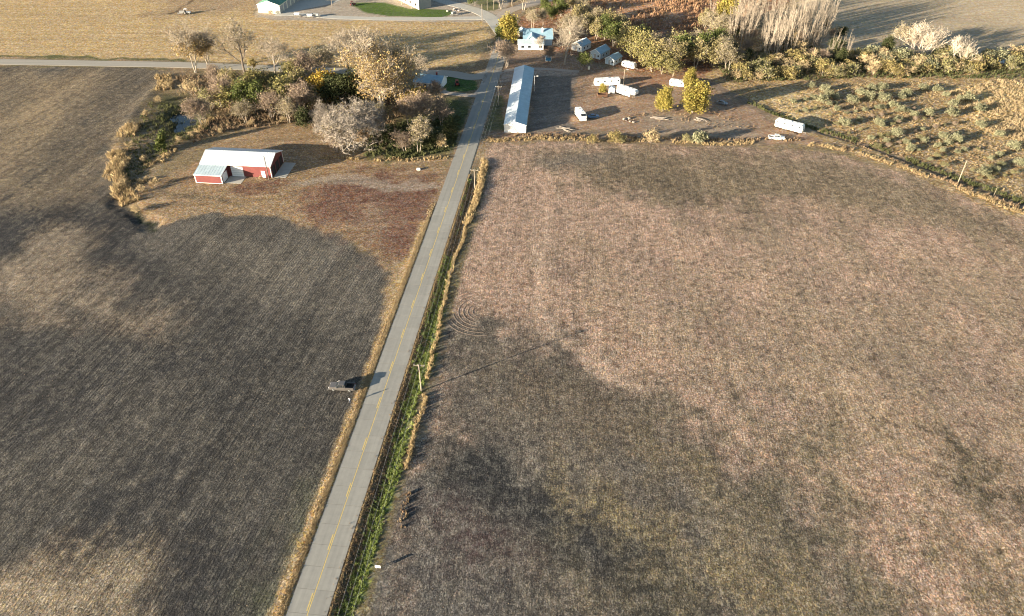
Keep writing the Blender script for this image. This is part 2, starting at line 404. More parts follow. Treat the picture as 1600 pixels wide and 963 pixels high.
# scrub detail
patch([(1480,140),(1560,128),(1700,140),(1700,260),(1600,240),(1540,205),(1500,170)], (.30,.20,.10), (.52,.38,.19), .65, 4)
patch([(1180,150),(1240,140),(1300,170),(1280,200),(1220,185)], (.30,.22,.12), (.47,.36,.20), .6, 3)
patch([(1560,190),(1640,170),(1640,330),(1580,290)], (.16,.12,.07), (.36,.27,.16), .55, 3)
for i in range(11):
    stripe([(1205+i*14-6, 162-i*2.6), (1205+i*14+330, 162-i*2.6+140)], .9, (.085,.058,.035), None, .22, 1.0, .4)
# marsh / far
patch([(900,-20),(1080,-20),(1070,22),(960,36),(900,20)], (.22,.12,.07), (.45,.27,.16), .6, 3)
patch([(1300,-40),(1420,-40),(1500,20),(1700,60),(1600,85),(1400,90),(1300,60)], (.24,.20,.135), (.40,.32,.225), .5, 8)
# lawns and gardens
patch([(545,5),(600,4),(640,14),(700,15),(712,22),(690,27),(610,26),(570,20)], (.05,.085,.02), (.10,.14,.04), .5, .8, w=False)
patch([(690,119),(722,119),(745,128),(745,140),(725,144),(690,142),(680,132)], (.035,.07,.022), (.07,.11,.035), .5, .8, w=False)
patch([(690,150),(740,155),(735,190),(715,240),(600,250),(570,240),(600,200)], (.035,.05,.018), (.09,.10,.04), .45, 3)
patch([(735,-10),(770,-10),(778,14),(750,18)], (.09,.10,.045), (.17,.16,.08), .5, 1)
stripe([(-200,88),(0,87),(150,91),(290,96)], 2.2, (.06,.065,.03), (.14,.13,.06), .5, 1)
stripe([(-200,104),(0,104),(150,105),(260,108)], 1.6, (.08,.07,.04), (.17,.14,.08), .5, 1)
patch([(330,150),(460,180),(520,190),(330,200),(250,230),(240,180)], (.045,.04,.025), (.16,.12,.075), .4, 3, .8)
patch([(330,115),(560,120),(640,150),(600,230),(520,180),(340,160)], (.045,.035,.022), (.15,.11,.07), .4, 3, .8)
patch([(255,150),(300,150),(300,205),(270,210),(245,190)], (.03,.035,.018), (.10,.10,.05), .35, 3, .9)
stripe([(205,325),(222,345),(240,358)], 2, (.025,.03,.015), None, .15, 1.5)
# far northern ground
patch([(200,-40),(430,-40),(395,18),(330,22),(290,22),(230,26),(250,10)], (.19,.13,.085), (.36,.27,.17), .45, 5, .8)
stripe([(268,22),(300,4),(330,-20)], 2.0, (.09,.06,.04), None, .15, 1)
# road edges
lay(4.4 - np.abs(OFF) - (fbm(GX, GY, 3, 31) - .5) * .8 + 0 * (GY > 372), (.15,.11,.075), (.30,.22,.14), .55, .8)
right = (OFF > 0) & (GY < 236)
lay(np.where(right & (GY < 236), 3.2 - np.abs(OFF - 7.2) - (fbm(GX, GY, 3, 33) - .5) * 1.2, -9), (.075,.062,.042), (.19,.16,.09), .48, 1.2)
lay(np.where((OFF < 0) & (GY < 200), 1.3 - np.abs(OFF + 5.0) - (fbm(GX, GY, 3, 35) - .5) * 1.0, -9), (.20,.14,.08), GOLD, .7, .9)

stripe([(520,1000),(548,940),(566,880),(586,820),(606,760),(622,700),(640,640),(652,590),(664,540),(678,490),(690,450)], 3.0, (.07,.085,.03), (.15,.19,.06), .55, 1.0, .85)
# relief
Z = np.zeros(GX.shape)
inner = sm((np.maximum(SD['plowed'], SD['stubble']) - 3) / 22)
Z += inner * ((fbm(GX, GY, 48, 41, 3) - .5) * 1.5 + (fbm(GX, GY, 14, 42, 3) - .5) * .30)
rough = np.clip(np.maximum(np.maximum(SD['plowed'], SD['stubble']), np.maximum(SD['scrub'], SD['marsh'])) / 4, 0, 1)
Z += rough * (np.random.RandomState(3).rand(*GX.shape) - .5) * .03
far_r = sm((GY - 385) / 40); Z += 0 * far_r
ditch = np.where(OFF > 0, np.exp(-((OFF - 6.4) / 1.7) ** 2) * .5, 0) * sm((232 - GY) / 8)
Z -= ditch
dl = ldist(GX, GY, px_poly([(1180,160),(1290,208),(1360,228),(1450,262),(1530,292),(1620,328),(1900,430)]))
Z -= np.exp(-(dl / 1.6) ** 2) * .45
POND = px_poly([(262,186),(272,178),(290,175),(303,180),(304,190),(292,197),(281,206),(272,200)])
pd = sdist(WX, WY, POND)
gul = px_poly([(300,168),(285,190),(262,215),(232,245),(205,275),(190,305),(196,325),(235,352)])
Z -= sm((6 - ldist(WX, WY, gul)) / 6) * .65
Z -= sm((pd + 2.5) / 4) * 1.2
Z += np.exp(-(ldist(GX, GY, px_poly([(250,130),(215,170),(190,215),(178,270),(190,300)])) / 3.0) ** 2) * .5
# keep the land below the roads flat
Z *= np.clip((np.abs(OFF) - 3.6) / 1.0, 0, 1) ** .5 * 1.0 + 0.0
edge = np.minimum(np.minimum(GX - gx[0], gx[-1] - GX), np.minimum(GY - gy[0], gy[-1] - GY))
Z = Z - sm(1 - edge / 30) * .0

def zat(x, y):
    i = int(np.clip(np.searchsorted(gx, x) - 1, 0, nX - 2)); j = int(np.clip(np.searchsorted(gy, y) - 1, 0, nY - 2))
    if not (gx[0] < x < gx[-1] and gy[0] < y < gy[-1]): return 0.0
    fx = (x - gx[i]) / (gx[i+1] - gx[i]); fy = (y - gy[j]) / (gy[j+1] - gy[j])
    return float((Z[j,i]*(1-fx)+Z[j,i+1]*fx)*(1-fy)+(Z[j+1,i]*(1-fx)+Z[j+1,i+1]*fx)*fy)
def pos(x, y):
    X, Y = at(x, y); return X, Y, zat(X, Y)

mats_g = dict(
  plowed=ground_mat('plowed_soil', 78, .60, .50, 4.0, .85, .30, 22, .95, .20, .95, .12, 2.6),
  stubble=ground_mat('stubble_residue', 86, .35, .70, 3.8, .95, .32, 10, 1.0, .10, 1.05, .03, 3.0),
  north=ground_mat('corn_stubble', -2.5, .45, 1.2, 2.0, .7, .30, 10, 1.0, .12, .6, .5),
  gravel_lot=ground_mat('packed_earth', 20, .35, 1.2, 2.2, .35, .2, 8, .6, .15, .5),
  farfield=ground_mat('pale_stubble', 12, .25, 2.5, 1.4, .4, .2, 9, .35, .10, .3),
  scrub=ground_mat('rough_grass', -28, .5, 1.2, 2.0, .9, .35, 8),
  marsh=ground_mat('marsh_grass', 10, .3, 1.2, 1.8, .9, .35, 4),
  farmyard=ground_mat('yard_gravel', 5, .3, 1.2, 2.2, .25, .15, 5, .5, .1, .4),
  yard=ground_mat('dry_grass', 8, .30, .9, 2.6, .7, .25, 5, .9, .18, .7),
)
names = dict(plowed='plowed_field', stubble='stubble_field', north='corn_field', gravel_lot='gravel_lot', farfield='far_field', scrub='scrub_land', marsh='marsh_meadow', farmyard='farmyard_ground', yard='dry_grassland')
cxg = (GX[:-1, :-1] + GX[1:, 1:]) / 2; cyg = (GY[:-1, :-1] + GY[1:, 1:]) / 2
region = np.full(cxg.shape, 'yard', dtype='<U12')
for k in ('plowed', 'stubble', 'north', 'farfield', 'scrub', 'marsh', 'farmyard', 'gravel_lot'):
    s4 = (SDW[k][:-1, :-1] + SDW[k][1:, 1:]) / 2
    region[s4 > 0] = k
offc = np.abs(road_off(cxg, cyg))
region[(offc < 4.4) & (cyg < 372)] = 'yard'
idx = np.arange(nY * nX).reshape(nY, nX)
V = np.stack([GX, GY, Z], -1).reshape(-1, 3)
S_ = soil.reshape(-1, 3); T_ = straw.reshape(-1, 3); C_ = cover.reshape(-1)
quads = np.stack([idx[:-1, :-1], idx[:-1, 1:], idx[1:, 1:], idx[1:, :-1]], -1)
def sheet(name, q, mat):
    u, inv = np.unique(q.reshape(-1), return_inverse=True)
    me = bpy.data.meshes.new(name)
    me.vertices.add(len(u)); me.vertices.foreach_set('co', V[u].reshape(-1).astype(np.float32))
    me.loops.add(len(inv)); me.loops.foreach_set('vertex_index', inv.reshape(-1).astype(np.int32))
    me.polygons.add(len(q)); me.polygons.foreach_set('loop_start', np.arange(0, len(inv), 4, dtype=np.int32))
    me.update(calc_edges=True)
    for nm, arr in (('soil', S_), ('straw', T_)):
        a = me.attributes.new(nm, 'FLOAT_COLOR', 'POINT')
        a.data.foreach_set('color', np.concatenate([arr[u], np.ones((len(u), 1))], 1).reshape(-1).astype(np.float32))
    a = me.attributes.new('cover', 'FLOAT', 'POINT'); a.data.foreach_set('value', C_[u].astype(np.float32))
    me.polygons.foreach_set('use_smooth', [True] * len(q))
    me.materials.append(mat)
    o = bpy.data.objects.new(name, me); col.objects.link(o)
    return tag(o, kind='structure')
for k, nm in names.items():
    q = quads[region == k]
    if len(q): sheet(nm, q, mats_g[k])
# the land beyond: one sheet to the horizon
m, nt, b = nodes_of('distant_farmland'); N = nt.nodes; L = nt.links
g_ = N.new('ShaderNodeNewGeometry'); vo = N.new('ShaderNodeTexVoronoi'); vo.distance = 'CHEBYCHEV'; vo.inputs['Scale'].default_value = 0.0035
no = N.new('ShaderNodeTexNoise'); no.inputs['Scale'].default_value = .4; no.inputs['Detail'].default_value = 8
L.new(g_.outputs['Position'], vo.inputs['Vector']); L.new(g_.outputs['Position'], no.inputs['Vector'])
cr = N.new('ShaderNodeValToRGB'); sp_ = N.new('ShaderNodeSeparateColor'); L.new(vo.outputs['Color'], sp_.inputs[0]); L.new(sp_.outputs[0], cr.inputs[0])
for p_, c_ in ((0, (.12,.095,.07)), (.35, (.25,.2,.13)), (.7, (.34,.26,.16)), (1, (.20,.16,.10))):
    e = cr.color_ramp.elements.new(p_) if p_ not in (0, 1) else cr.color_ramp.elements[int(p_)]
    e.color = (*c_, 1)
mxn = N.new('ShaderNodeMix'); mxn.data_type = 'RGBA'; mxn.blend_type = 'MULTIPLY'; mxn.inputs[0].default_value = .5
L.new(cr.outputs[0], mxn.inputs[6]); L.new(no.outputs[0], mxn.inputs[7]); L.new(mxn.outputs[2], b.inputs['Base Color']); b.inputs['Roughness'].default_value = .95
mb = MB()
x0, x1, y0, y1 = gx[0], gx[-1], gy[0], gy[-1]; B = 6000
mb.add([(-B,-B,-.02),(B,-B,-.02),(B,B,-.02),(-B,B,-.02),(x0,y0,-.02),(x1,y0,-.02),(x1,y1,-.02),(x0,y1,-.02)], [(0,1,5,4),(1,2,6,5),(2,3,7,6),(3,0,4,7)])
tag(mb.build('ground', m), kind='structure')

# ------------------------------------------------------------------ roads
def catmull(P, step=2.0):
    P = [np.array(p, float) for p in P]; out = []
    Q = [2*P[0]-P[1]] + P + [2*P[-1]-P[-2]]
    for i in range(1, len(Q) - 2):
        n = max(2, int(np.hypot(*(Q[i+1]-Q[i])) / step))
        for k in range(n):
            t = k / n
            out.append(.5*((2*Q[i]) + (-Q[i-1]+Q[i+1])*t + (2*Q[i-1]-5*Q[i]+4*Q[i+1]-Q[i+2])*t*t + (-Q[i-1]+3*Q[i]-3*Q[i+1]+Q[i+2])*t**3))
    out.append(P[-1]); return out
def ribbon(name, P, w, z, mat, wend=None, parent=None, kind='structure', under=.3):
    C = catmull(P); mb = MB(); vs = []; fs = []
    for i, c in enumerate(C):
        a = C[max(0, i-1)]; b_ = C[min(len(C)-1, i+1)]; d = (b_-a)/np.hypot(*(b_-a)); nrm = np.array([-d[1], d[0]])
        ww = (w if wend is None else w + (wend-w)*i/(len(C)-1)) / 2
        l = c + nrm*ww; r = c - nrm*ww
        zc = z
        vs += [(l[0], l[1], zc-under), (l[0], l[1], zc), (r[0], r[1], zc), (r[0], r[1], zc-under)]
        if i:
            k = (i-1)*4
            fs += [(k+1, k+2, k+6, k+5), (k, k+1, k+5, k+4), (k+2, k+3, k+7, k+6)]
    mb.add(vs, fs)
    o = mb.build(name, mat, parent)
    if kind: tag(o, kind=kind)
    return o
def road_mat(name, c1, c2, ang, streak=.5, objvar=.06, sc=1.0):
    m, nt, b = nodes_of(name); N = nt.nodes; L = nt.links
    g = N.new('ShaderNodeNewGeometry')
    mp = N.new('ShaderNodeMapping'); mp.vector_type = 'TEXTURE'; mp.inputs['Rotation'].default_value = (0, 0, ang); mp.inputs['Scale'].default_value = (30, .9, 1)
    L.new(g.outputs['Position'], mp.inputs[0])
    a = N.new('ShaderNodeTexNoise'); a.inputs['Scale'].default_value = 1; a.inputs['Detail'].default_value = 3; L.new(mp.outputs[0], a.inputs['Vector'])
    b2 = N.new('ShaderNodeTexNoise'); b2.inputs['Scale'].default_value = .6 * sc; b2.inputs['Detail'].default_value = 9; b2.inputs['Roughness'].default_value = .75; L.new(g.outputs['Position'], b2.inputs['Vector'])
    ad = N.new('ShaderNodeMix'); ad.inputs[0].default_value = streak; L.new(b2.outputs[0], ad.inputs[2]); L.new(a.outputs[0], ad.inputs[3])
    mr = N.new('ShaderNodeMapRange'); mr.inputs[1].default_value = .33; mr.inputs[2].default_value = .67; L.new(ad.outputs[0], mr.inputs[0])
    mx = N.new('ShaderNodeMix'); mx.data_type = 'RGBA'; mx.inputs[6].default_value = (*c1, 1); mx.inputs[7].default_value = (*c2, 1); L.new(mr.outputs[0], mx.inputs[0])
    oi = N.new('ShaderNodeObjectInfo'); r2 = N.new('ShaderNodeMapRange'); r2.inputs[3].default_value = 1-objvar; r2.inputs[4].default_value = 1+objvar; L.new(oi.outputs['Random'], r2.inputs[0])
    hs = N.new('ShaderNodeHueSaturation'); L.new(r2.outputs[0], hs.inputs['Value']); L.new(mx.outputs[2], hs.inputs['Color']); L.new(hs.outputs[0], b.inputs['Base Color'])
    b.inputs['Roughness'].default_value = .85
    bp = N.new('ShaderNodeBump'); bp.inputs['Strength'].default_value = .12; bp.inputs['Distance'].default_value = .05; L.new(b2.outputs[0], bp.inputs['Height']); L.new(bp.outputs[0], b.inputs['Normal'])
    return m
M_CONC = road_mat('road_concrete', (.205,.198,.178), (.285,.275,.243), PI/2-RANG)
M_CONC2 = road_mat('lane_concrete', (.30,.29,.26), (.42,.40,.35), 0, .2)
M_GRAV = road_mat('lane_gravel', (.24,.20,.165), (.36,.31,.26), 0, .2, sc=3)
M_YEL = road_mat('road_yellow_paint', (.42,.30,.09), (.62,.47,.17), 0, .0, 0, sc=4)
M_DARK = simple('dark_joint', (.12,.115,.10), .9)
def rd(Y, off):
    n = Vector((math.cos(RANG), -math.sin(RANG))); X = road_c(Y)
    return (X + n.x*off, Y + n.y*off)
Yn, Ym, Yf = 20.0, 214.0, 374.0
ROAD_Z = .10
road = ribbon('road', [rd(Yn,0), rd(80,0), rd(150,0), rd(Ym,0)], ROADW-.1, ROAD_Z-.03, M_DARK)
SL = 4.6
slab = MB(); hw = ROADW/4
slab.box(-hw+.012, hw-.012, -SL/2+.03, SL/2-.03, -.25, 0)
first = None; Yc = Yn
while Yc + SL*math.cos(RANG) < Ym + .1:
    for sd in (-1, 1):
        if first is None: o = first = slab.build('slab', M_CONC)
        else: o = first.copy(); col.objects.link(o)
        x, y = rd(Yc + SL/2*math.cos(RANG), sd*hw)
        o.location = (x, y, ROAD_Z); o.rotation_euler = (0, 0, -RANG); o.parent = road
    Yc += SL*math.cos(RANG)
Ym = Yc
ribbon('far_pavement', [rd(Ym,0), rd(260,0), rd(320,0), rd(352,0), (road_c(366)-.3, 366), (road_c(378)-1.5, 378)], ROADW, ROAD_Z, M_CONC, parent=road, kind=None)
mk = MB()
def strip(Ya, Yb, o0, o1, z=ROAD_Z+.004):
    a, b_, c, d = rd(Ya,o0), rd(Ya,o1), rd(Yb,o1), rd(Yb,o0)
    mk.add([(*a,z),(*b_,z),(*c,z),(*d,z)], [(0,1,2,3)])
strip(Yn, 356, .06, .22)
yy = 22.0
while yy < 350: strip(yy, yy+3.4, -.28, -.08); yy += 12.2
o = mk.build('lane_marking', M_YEL, road)

W2 = [at(*p) for p in ((-500,92),(-200,95),(0,97),(150,99.5),(290,102),(420,107),(560,112),(650,114),(700,115),(738,121))]
ribbon('side_road', W2 + [rd(322, -1.5)], 6.6, .085, road_mat('side_road_surface', (.24,.22,.185), (.31,.285,.24), 0))
ribbon('driveway', [at(655,126), at(668,120), at(690,117.5), at(712,117)], 3.6, .07, M_CONC2)
ribbon('driveway', [at(690,142), at(700,146), at(720,148), at(742,149), rd(306,-1.8)], 3.2, .06, M_GRAV)
ribbon('driveway', [rd(321, 1.8), at(785,112), at(815,108), at(850,108), at(905,112)], 3.0, .05, M_GRAV, wend=2.2)
ribbon('farm_lane', [at(430,23), at(470,23), at(520,27), at(600,29.5), at(680,29.5), at(735,28.5), at(760,29)], 4.8, .075, M_CONC2)
ribbon('farm_lane', [(road_c(374)-1.0, 374), at(768,30), at(750,19), at(725,11), at(695,3), at(660,-8), at(600,-20)], 8.0, .09, M_CONC2, wend=6)
ribbon('farm_lane', [(road_c(374)+.5, 374), at(785,25), at(815,10), at(850,1), at(900,-6), at(1000,-14)], 6.5, .065, M_GRAV)
# apron of the green-roofed shed
mb = MB(); a_ = [at(*p) for p in ((438,24),(470,-12),(560,-12),(520,6),(480,14))]
mb.add([(x, y, .055) for x, y in a_], [tuple(range(len(a_)))[::-1]]); tag(mb.build('concrete_apron', M_CONC2), kind='structure')
# pond
wm, nt, b = nodes_of('pond_water'); b.inputs['Base Color'].default_value = (.012,.02,.03,1); b.inputs['Roughness'].default_value = .08
mb = MB(); pc = POND.mean(0); pp = [pc + (p-pc)*1.5 for p in POND]
mb.add([(p[0], p[1], -1.15) for p in pp], [tuple(range(len(pp)))[::-1]]); tag(mb.build('pond', wm), kind='structure')
mb = MB(); cc = [at(*p) for p in ((1540,98),(1575,92),(1640,88),(1800,90),(1800,98),(1640,97),(1580,100))]
mb.add([(x, y, .06) for x, y in cc], [tuple(range(len(cc)))[::-1]]); tag(mb.build('creek', wm), kind='structure')

# ================================================================== VEGETATION
def leaf_m(name, c, c2=None, isl=.28, trans=.25): return simple(name, c, .8, scale=.35, var=.25, c2=c2, island=isl, objvar=.10, spec=.15, trans=trans)
L_YEL = leaf_m('yellow_leaves', (.24,.215,.055), (.40,.32,.085))
L_ORG = leaf_m('orange_leaves', (.40,.27,.10), (.48,.36,.17))
L_OLV = leaf_m('olive_leaves', (.19,.17,.075), (.35,.29,.14))
L_GRN = leaf_m('green_leaves', (.065,.10,.03), (.16,.17,.05))
L_DGR = leaf_m('dark_green_leaves', (.035,.05,.02), (.08,.085,.035))
L_TAN = leaf_m('withered_leaves', (.30,.215,.12), (.40,.31,.19))
L_PAL = leaf_m('pale_leaves', (.24,.20,.115), (.34,.29,.17))
L_SIL = leaf_m('silver_leaves', (.22,.22,.125), (.34,.33,.21))
L_RED = leaf_m('russet_leaves', (.24,.11,.06), (.34,.18,.10))
BK_PALE = simple('pale_bark', (.36,.31,.25), .9, scale=1.5, objvar=.12)
BK_GREY = simple('grey_bark', (.26,.225,.19), .9, scale=1.5, objvar=.12)
BK_DARK = simple('dark_bark', (.11,.09,.075), .9, scale=1.5, objvar=.12)
BK_WHITE = simple('bleached_bark', (.42,.36,.285), .9, scale=1.5, objvar=.08)
TW_PALE = simple('pale_twigs', (.32,.27,.21), .9, scale=1.2, island=.2, objvar=.08)
TW_GREY = simple('grey_twigs', (.27,.235,.20), .9, scale=1.2, island=.2, objvar=.08)
TW_BRN = simple('brown_twigs', (.23,.175,.135), .9, scale=1.2, island=.2, objvar=.1)
TW_GOLD = simple('straw_twigs', (.42,.33,.19), .9, scale=1.2, island=.2, objvar=.1)

def tree_mesh(seed, H, stems=1, lean=.1, spread=.75, first=.28, depth=4, kids=(5,5,4,3), r0=.02, up=.12, wid=1.0, twig=.035, shrink=.62, jit=1.0):
    """-> trunk MB, twig MB, tip points ; grows limbs by recursion"""
    rng = random.Random(seed); segs = []; tips = []
    def rec(p, d, Ln, r, lev):
        steps = 4 if lev == 0 else 3 if lev < 3 else 2
        pts = [p]; q = p; dd = d.copy()
        for i in range(steps):
            j = Vector((rng.gauss(0,1), rng.gauss(0,1), rng.gauss(0,.6))) * (.10 + .07*lev) * jit
            dd = (dd + j + Vector((0,0,up*(.6 if lev else .3)))).normalized(); q = q + dd*(Ln/steps); pts.append(q)
            ra = r*(1-.55*i/steps); rb = r*(1-.55*(i+1)/steps)
            segs.append((pts[-2], q, ra, rb, lev))
        if lev >= depth: tips.append(q); return
        k = kids[min(lev, len(kids)-1)]; a0 = rng.random()*6.28
        for i in range(k):
            t = (first + (1-first)*((i+.6)/k)) if lev == 0 else (.25 + .75*(i+.5)/k)
            x = min(steps-1e-3, t*steps); ii = int(x); bp = pts[ii].lerp(pts[ii+1], x-ii)
            a = a0 + i*2.4 + rng.gauss(0,.3); side = Vector((math.cos(a), math.sin(a), 0))
            dn = (pts[ii+1]-pts[ii]).normalized(); side = (side - dn*side.dot(dn)).normalized()
            sp = spread*(.75+.5*rng.random())*(1.15-.35*t if lev == 0 else 1)
            cd = (dn*math.cos(sp) + side*math.sin(sp)).normalized()
            cl = Ln*shrink*(.75+.5*rng.random())*(1.25-.55*t if lev == 0 else 1)
            rec(bp, cd, cl, max(.012, r*(1-.55*t)*.55), lev+1)
        if lev == 0: rec(pts[-1], dd, Ln*.45, r*.42, 1)
        tips.append(q)
    for s in range(stems):
        a = 6.28*s/stems + rng.random()
        d = Vector((math.cos(a)*lean*(1 if stems > 1 else rng.random()), math.sin(a)*lean*(1 if stems > 1 else rng.random()), 1)).normalized()
        base = Vector((math.cos(a), math.sin(a), 0))*(.05*H*lean*3 if stems > 1 else 0)
        rec(base, d, H*.62*(.85+.3*rng.random() if stems > 1 else 1), H*r0*(1 if stems == 1 else .75), 0)
    top = max(q.z for _, q, *_ in segs); k = H/top
    S3 = lambda v: Vector((v.x*k*wid, v.y*k*wid, v.z*k))
    tr, tw = MB(), MB()
    for a, b_, ra, rb, lev in segs:
        a = S3(a); b_ = S3(b_)
        if lev == 0: tr.tube(a, b_, ra, rb, 7, cap=False)
        elif lev == 1: tr.tube(a, b_, ra, rb, 5, cap=False)
        else: tw.tube(a, b_, max(ra, twig), max(rb, twig*.6), 3, cap=False)
    return tr, tw, [S3(t) for t in tips]
def add_twigs(tw, tips, rng, n, L=1.2, w=.04, up=.5):
    for t in tips:
        for _ in range(n):
            d = Vector((rng.gauss(0,1), rng.gauss(0,1), rng.gauss(up,1))).normalized()*L*(.5+rng.random())
            s = d.cross(Vector((rng.gauss(0,1), rng.gauss(0,1), rng.gauss(0,1)))).normalized()*w*.5
            tw.add([t-s, t+s, t+d*.55+s*.6+Vector((0,0,.03)), t+d], [(0,1,2),(0,2,3)])
def leaves_mb(tips, rng, per, rad, size, zmin=0, flat=1.0):
    mb = MB()
    for t in tips:
        for _ in range(per):
            p = t + Vector((rng.gauss(0,rad), rng.gauss(0,rad), rng.gauss(0,rad*flat)))
            if p.z < zmin: continue
            n = Vector((rng.gauss(0,1), rng.gauss(0,1), rng.gauss(.3,1))).normalized(); a = n.orthogonal().normalized(); a.rotate(Quaternion(n, rng.random()*6.28)); b_ = n.cross(a)
            s = size*(.55+.9*rng.random())
            mb.add([p-a*s*.5-b_*s*.28, p+a*s*.5-b_*s*.34, p+a*s*.42+b_*s*.34+n*s*.12, p-a*s*.55+b_*s*.3], [(0,1,2),(0,2,3)])
    return mb
KIND = {}
def make_kind(key, name, bark, twm, lm, H, seeds, twn=0, twL=1.2, tww=.045, per=0, rad=.8, size=.4, zmin=0, lfrac=1.0, lsel=None, **kw):
    out = []
    for sd in seeds:
        rng = random.Random(sd*7+1)
        tr, tw, tips = tree_mesh(sd, H, **kw)
        if twn: add_twigs(tw, tips, rng, twn, twL, tww)
        parts = [('trunk', tr, bark), ('branches', tw, twm)]
        if per:
            lt = [t for t in tips if rng.random() < lfrac and (lsel is None or lsel(t.z/H))]
            parts.append(('foliage', leaves_mb(lt, rng, per, rad, size, zmin), lm))
        meshes = []
        for pn, m_, mt in parts:
            if not m_.f: continue
            me = bpy.data.meshes.new(pn); me.from_pydata(m_.v, [], m_.f); me.materials.append(mt); me.update()
            meshes.append((pn, me))
        out.append(meshes)
    KIND[key] = (name, H, out)
_cnt = [0]
def plant(key, x, y, h, label, cat='tree', group=None, world_xy=None, wid=1.0, var=None, tint=None, rz=None):
    name, H, vs = KIND[key]; _cnt[0] += 1
    rng = random.Random(_cnt[0]*13+5)
    if world_xy: X, Y = world_xy; z = zat(X, Y)
    else: X, Y, z = pos(x, y)
    root = empty(name, (X, Y, z-.05), rng.random()*6.28 if rz is None else rz, label, cat, group)
    k = h/H; root.scale = (k*wid, k*wid, k)
    for pn, me in vs[(var if var is not None else rng.randrange(len(vs))) % len(vs)]:
        o = bpy.data.objects.new(pn, me); col.objects.link(o); o.parent = root
    return root

# kinds ----------------------------------------------------------------------
make_kind('cotton', 'cottonwood_tree', BK_PALE, TW_PALE, L_ORG, 24, (3, 4), twn=4, twL=1.5, tww=.06, per=7, rad=1.1, size=.36, lfrac=.6, lsel=lambda t: t < .78, stems=4, lean=.26, spread=.62, first=.35, kids=(6,5,4,3), r0=.020, twig=.05)
make_kind('bare', 'bare_tree', BK_GREY, simple('mixed_twigs', (.29,.245,.19), .9, scale=1.2, island=.35, objvar=.08), None, 18, (11, 12, 13), twn=7, twL=1.25, tww=.055, stems=1, spread=.72, first=.32, kids=(6,5,4,3), r0=.022, up=.16, twig=.045)
make_kind('baredark', 'bare_tree', BK_DARK, TW_PALE, L_PAL, 20, (21,), twn=5, twL=1.2, tww=.05, per=2, rad=.8, size=.35, lfrac=.5, stems=1, spread=.62, first=.25, kids=(6,5,4,3), r0=.022, up=.22, twig=.05)
make_kind('bareorange', 'bare_tree', BK_PALE, TW_PALE, L_ORG, 20, (25, 26), twn=5, twL=1.3, tww=.05, per=9, rad=.7, size=.36, lfrac=.55, lsel=lambda t: t < .6, stems=2, lean=.06, spread=.5, first=.2, kids=(7,5,4,2), r0=.016, up=.22, twig=.045)
make_kind('greybush', 'bare_tree', BK_GREY, TW_GREY, L_PAL, 15, (31, 32), twn=9, twL=1.2, tww=.055, per=3, rad=.7, size=.24, lfrac=.4, stems=4, lean=.45, spread=.8, first=.2, kids=(5,4,4,3), r0=.020, up=.05, twig=.06)
make_kind('brownbush', 'bare_shrub', BK_GREY, TW_BRN, L_TAN, 7, (41, 42, 43), twn=6, twL=.75, tww=.045, per=3, rad=.5, size=.22, lfrac=.3, stems=4, lean=.3, spread=.7, first=.2, depth=3, kids=(5,4,4), r0=.016, twig=.035)
make_kind('poplar', 'poplar_tree', simple('poplar_bark', (.30,.25,.195), .9, scale=1.5, objvar=.2), simple('poplar_twigs', (.31,.26,.205), .9, scale=1.2, island=.3, objvar=.2), L_PAL, 22, (51, 52, 53, 54), twn=3, twL=1.1, tww=.028, stems=3, lean=.15, spread=.22, first=.30, kids=(6,4), depth=2, r0=.0085, up=.22, wid=1.0, twig=.04, shrink=.36, jit=.35)
make_kind('dead', 'dead_tree', BK_WHITE, BK_WHITE, None, 14, (61, 62), twn=2, twL=1.1, tww=.06, stems=3, lean=.30, spread=.45, first=.3, kids=(6,4,3), depth=3, r0=.014, up=.15, twig=.055)
make_kind('deadone', 'dead_tree', BK_WHITE, BK_WHITE, None, 12, (65,), twn=4, twL=1.1, tww=.05, stems=1, lean=.15, spread=.55, first=.55, kids=(6,4,3), depth=3, r0=.018, up=.15, twig=.05)
make_kind('yellow', 'yellow_leaved_tree', BK_GREY, TW_BRN, L_YEL, 12, (71, 72), per=13, rad=.75, size=.45, zmin=.5, stems=3, lean=.12, spread=.75, first=.06, kids=(9,5,3), depth=3, r0=.012, up=.08, wid=1.15, shrink=.42)
make_kind('belt_olive', 'deciduous_tree', BK_PALE, TW_GREY, L_OLV, 11, (81, 82, 83, 84), twn=2, twL=.8, tww=.04, per=8, rad=.6, size=.42, stems=2, lean=.25, spread=.7, first=.3, kids=(6,5,3), depth=3, r0=.017, up=.12, twig=.04)
make_kind('belt_green', 'deciduous_tree', BK_GREY, TW_GREY, L_GRN, 11, (85, 86, 87), per=11, rad=.65, size=.42, stems=2, lean=.2, spread=.72, first=.25, kids=(6,5,3), depth=3, r0=.017, up=.12)
make_kind('belt_yellow', 'deciduous_tree', BK_PALE, TW_GREY, leaf_m('yellow_olive_leaves', (.19,.18,.06), (.36,.31,.13)), 9, (88, 89, 90), twn=1, per=10, rad=.6, size=.40, stems=2, lean=.25, spread=.75, first=.22, kids=(6,5,3), depth=3, r0=.016, up=.1)
make_kind('belt_tan', 'deciduous_tree', BK_PALE, TW_PALE, L_PAL, 11, (91, 92), twn=5, twL=.9, tww=.04, per=5, rad=.6, size=.30, stems=2, lean=.25, spread=.7, first=.3, kids=(6,5,4), depth=3, r0=.017, up=.12, twig=.04)
make_kind('darkleaf', 'dark_leaved_tree', BK_DARK, TW_BRN, L_DGR, 10, (93, 94), per=14, rad=.7, size=.45, stems=2, lean=.2, spread=.75, first=.15, kids=(6,5,3), depth=3, r0=.017, up=.1)
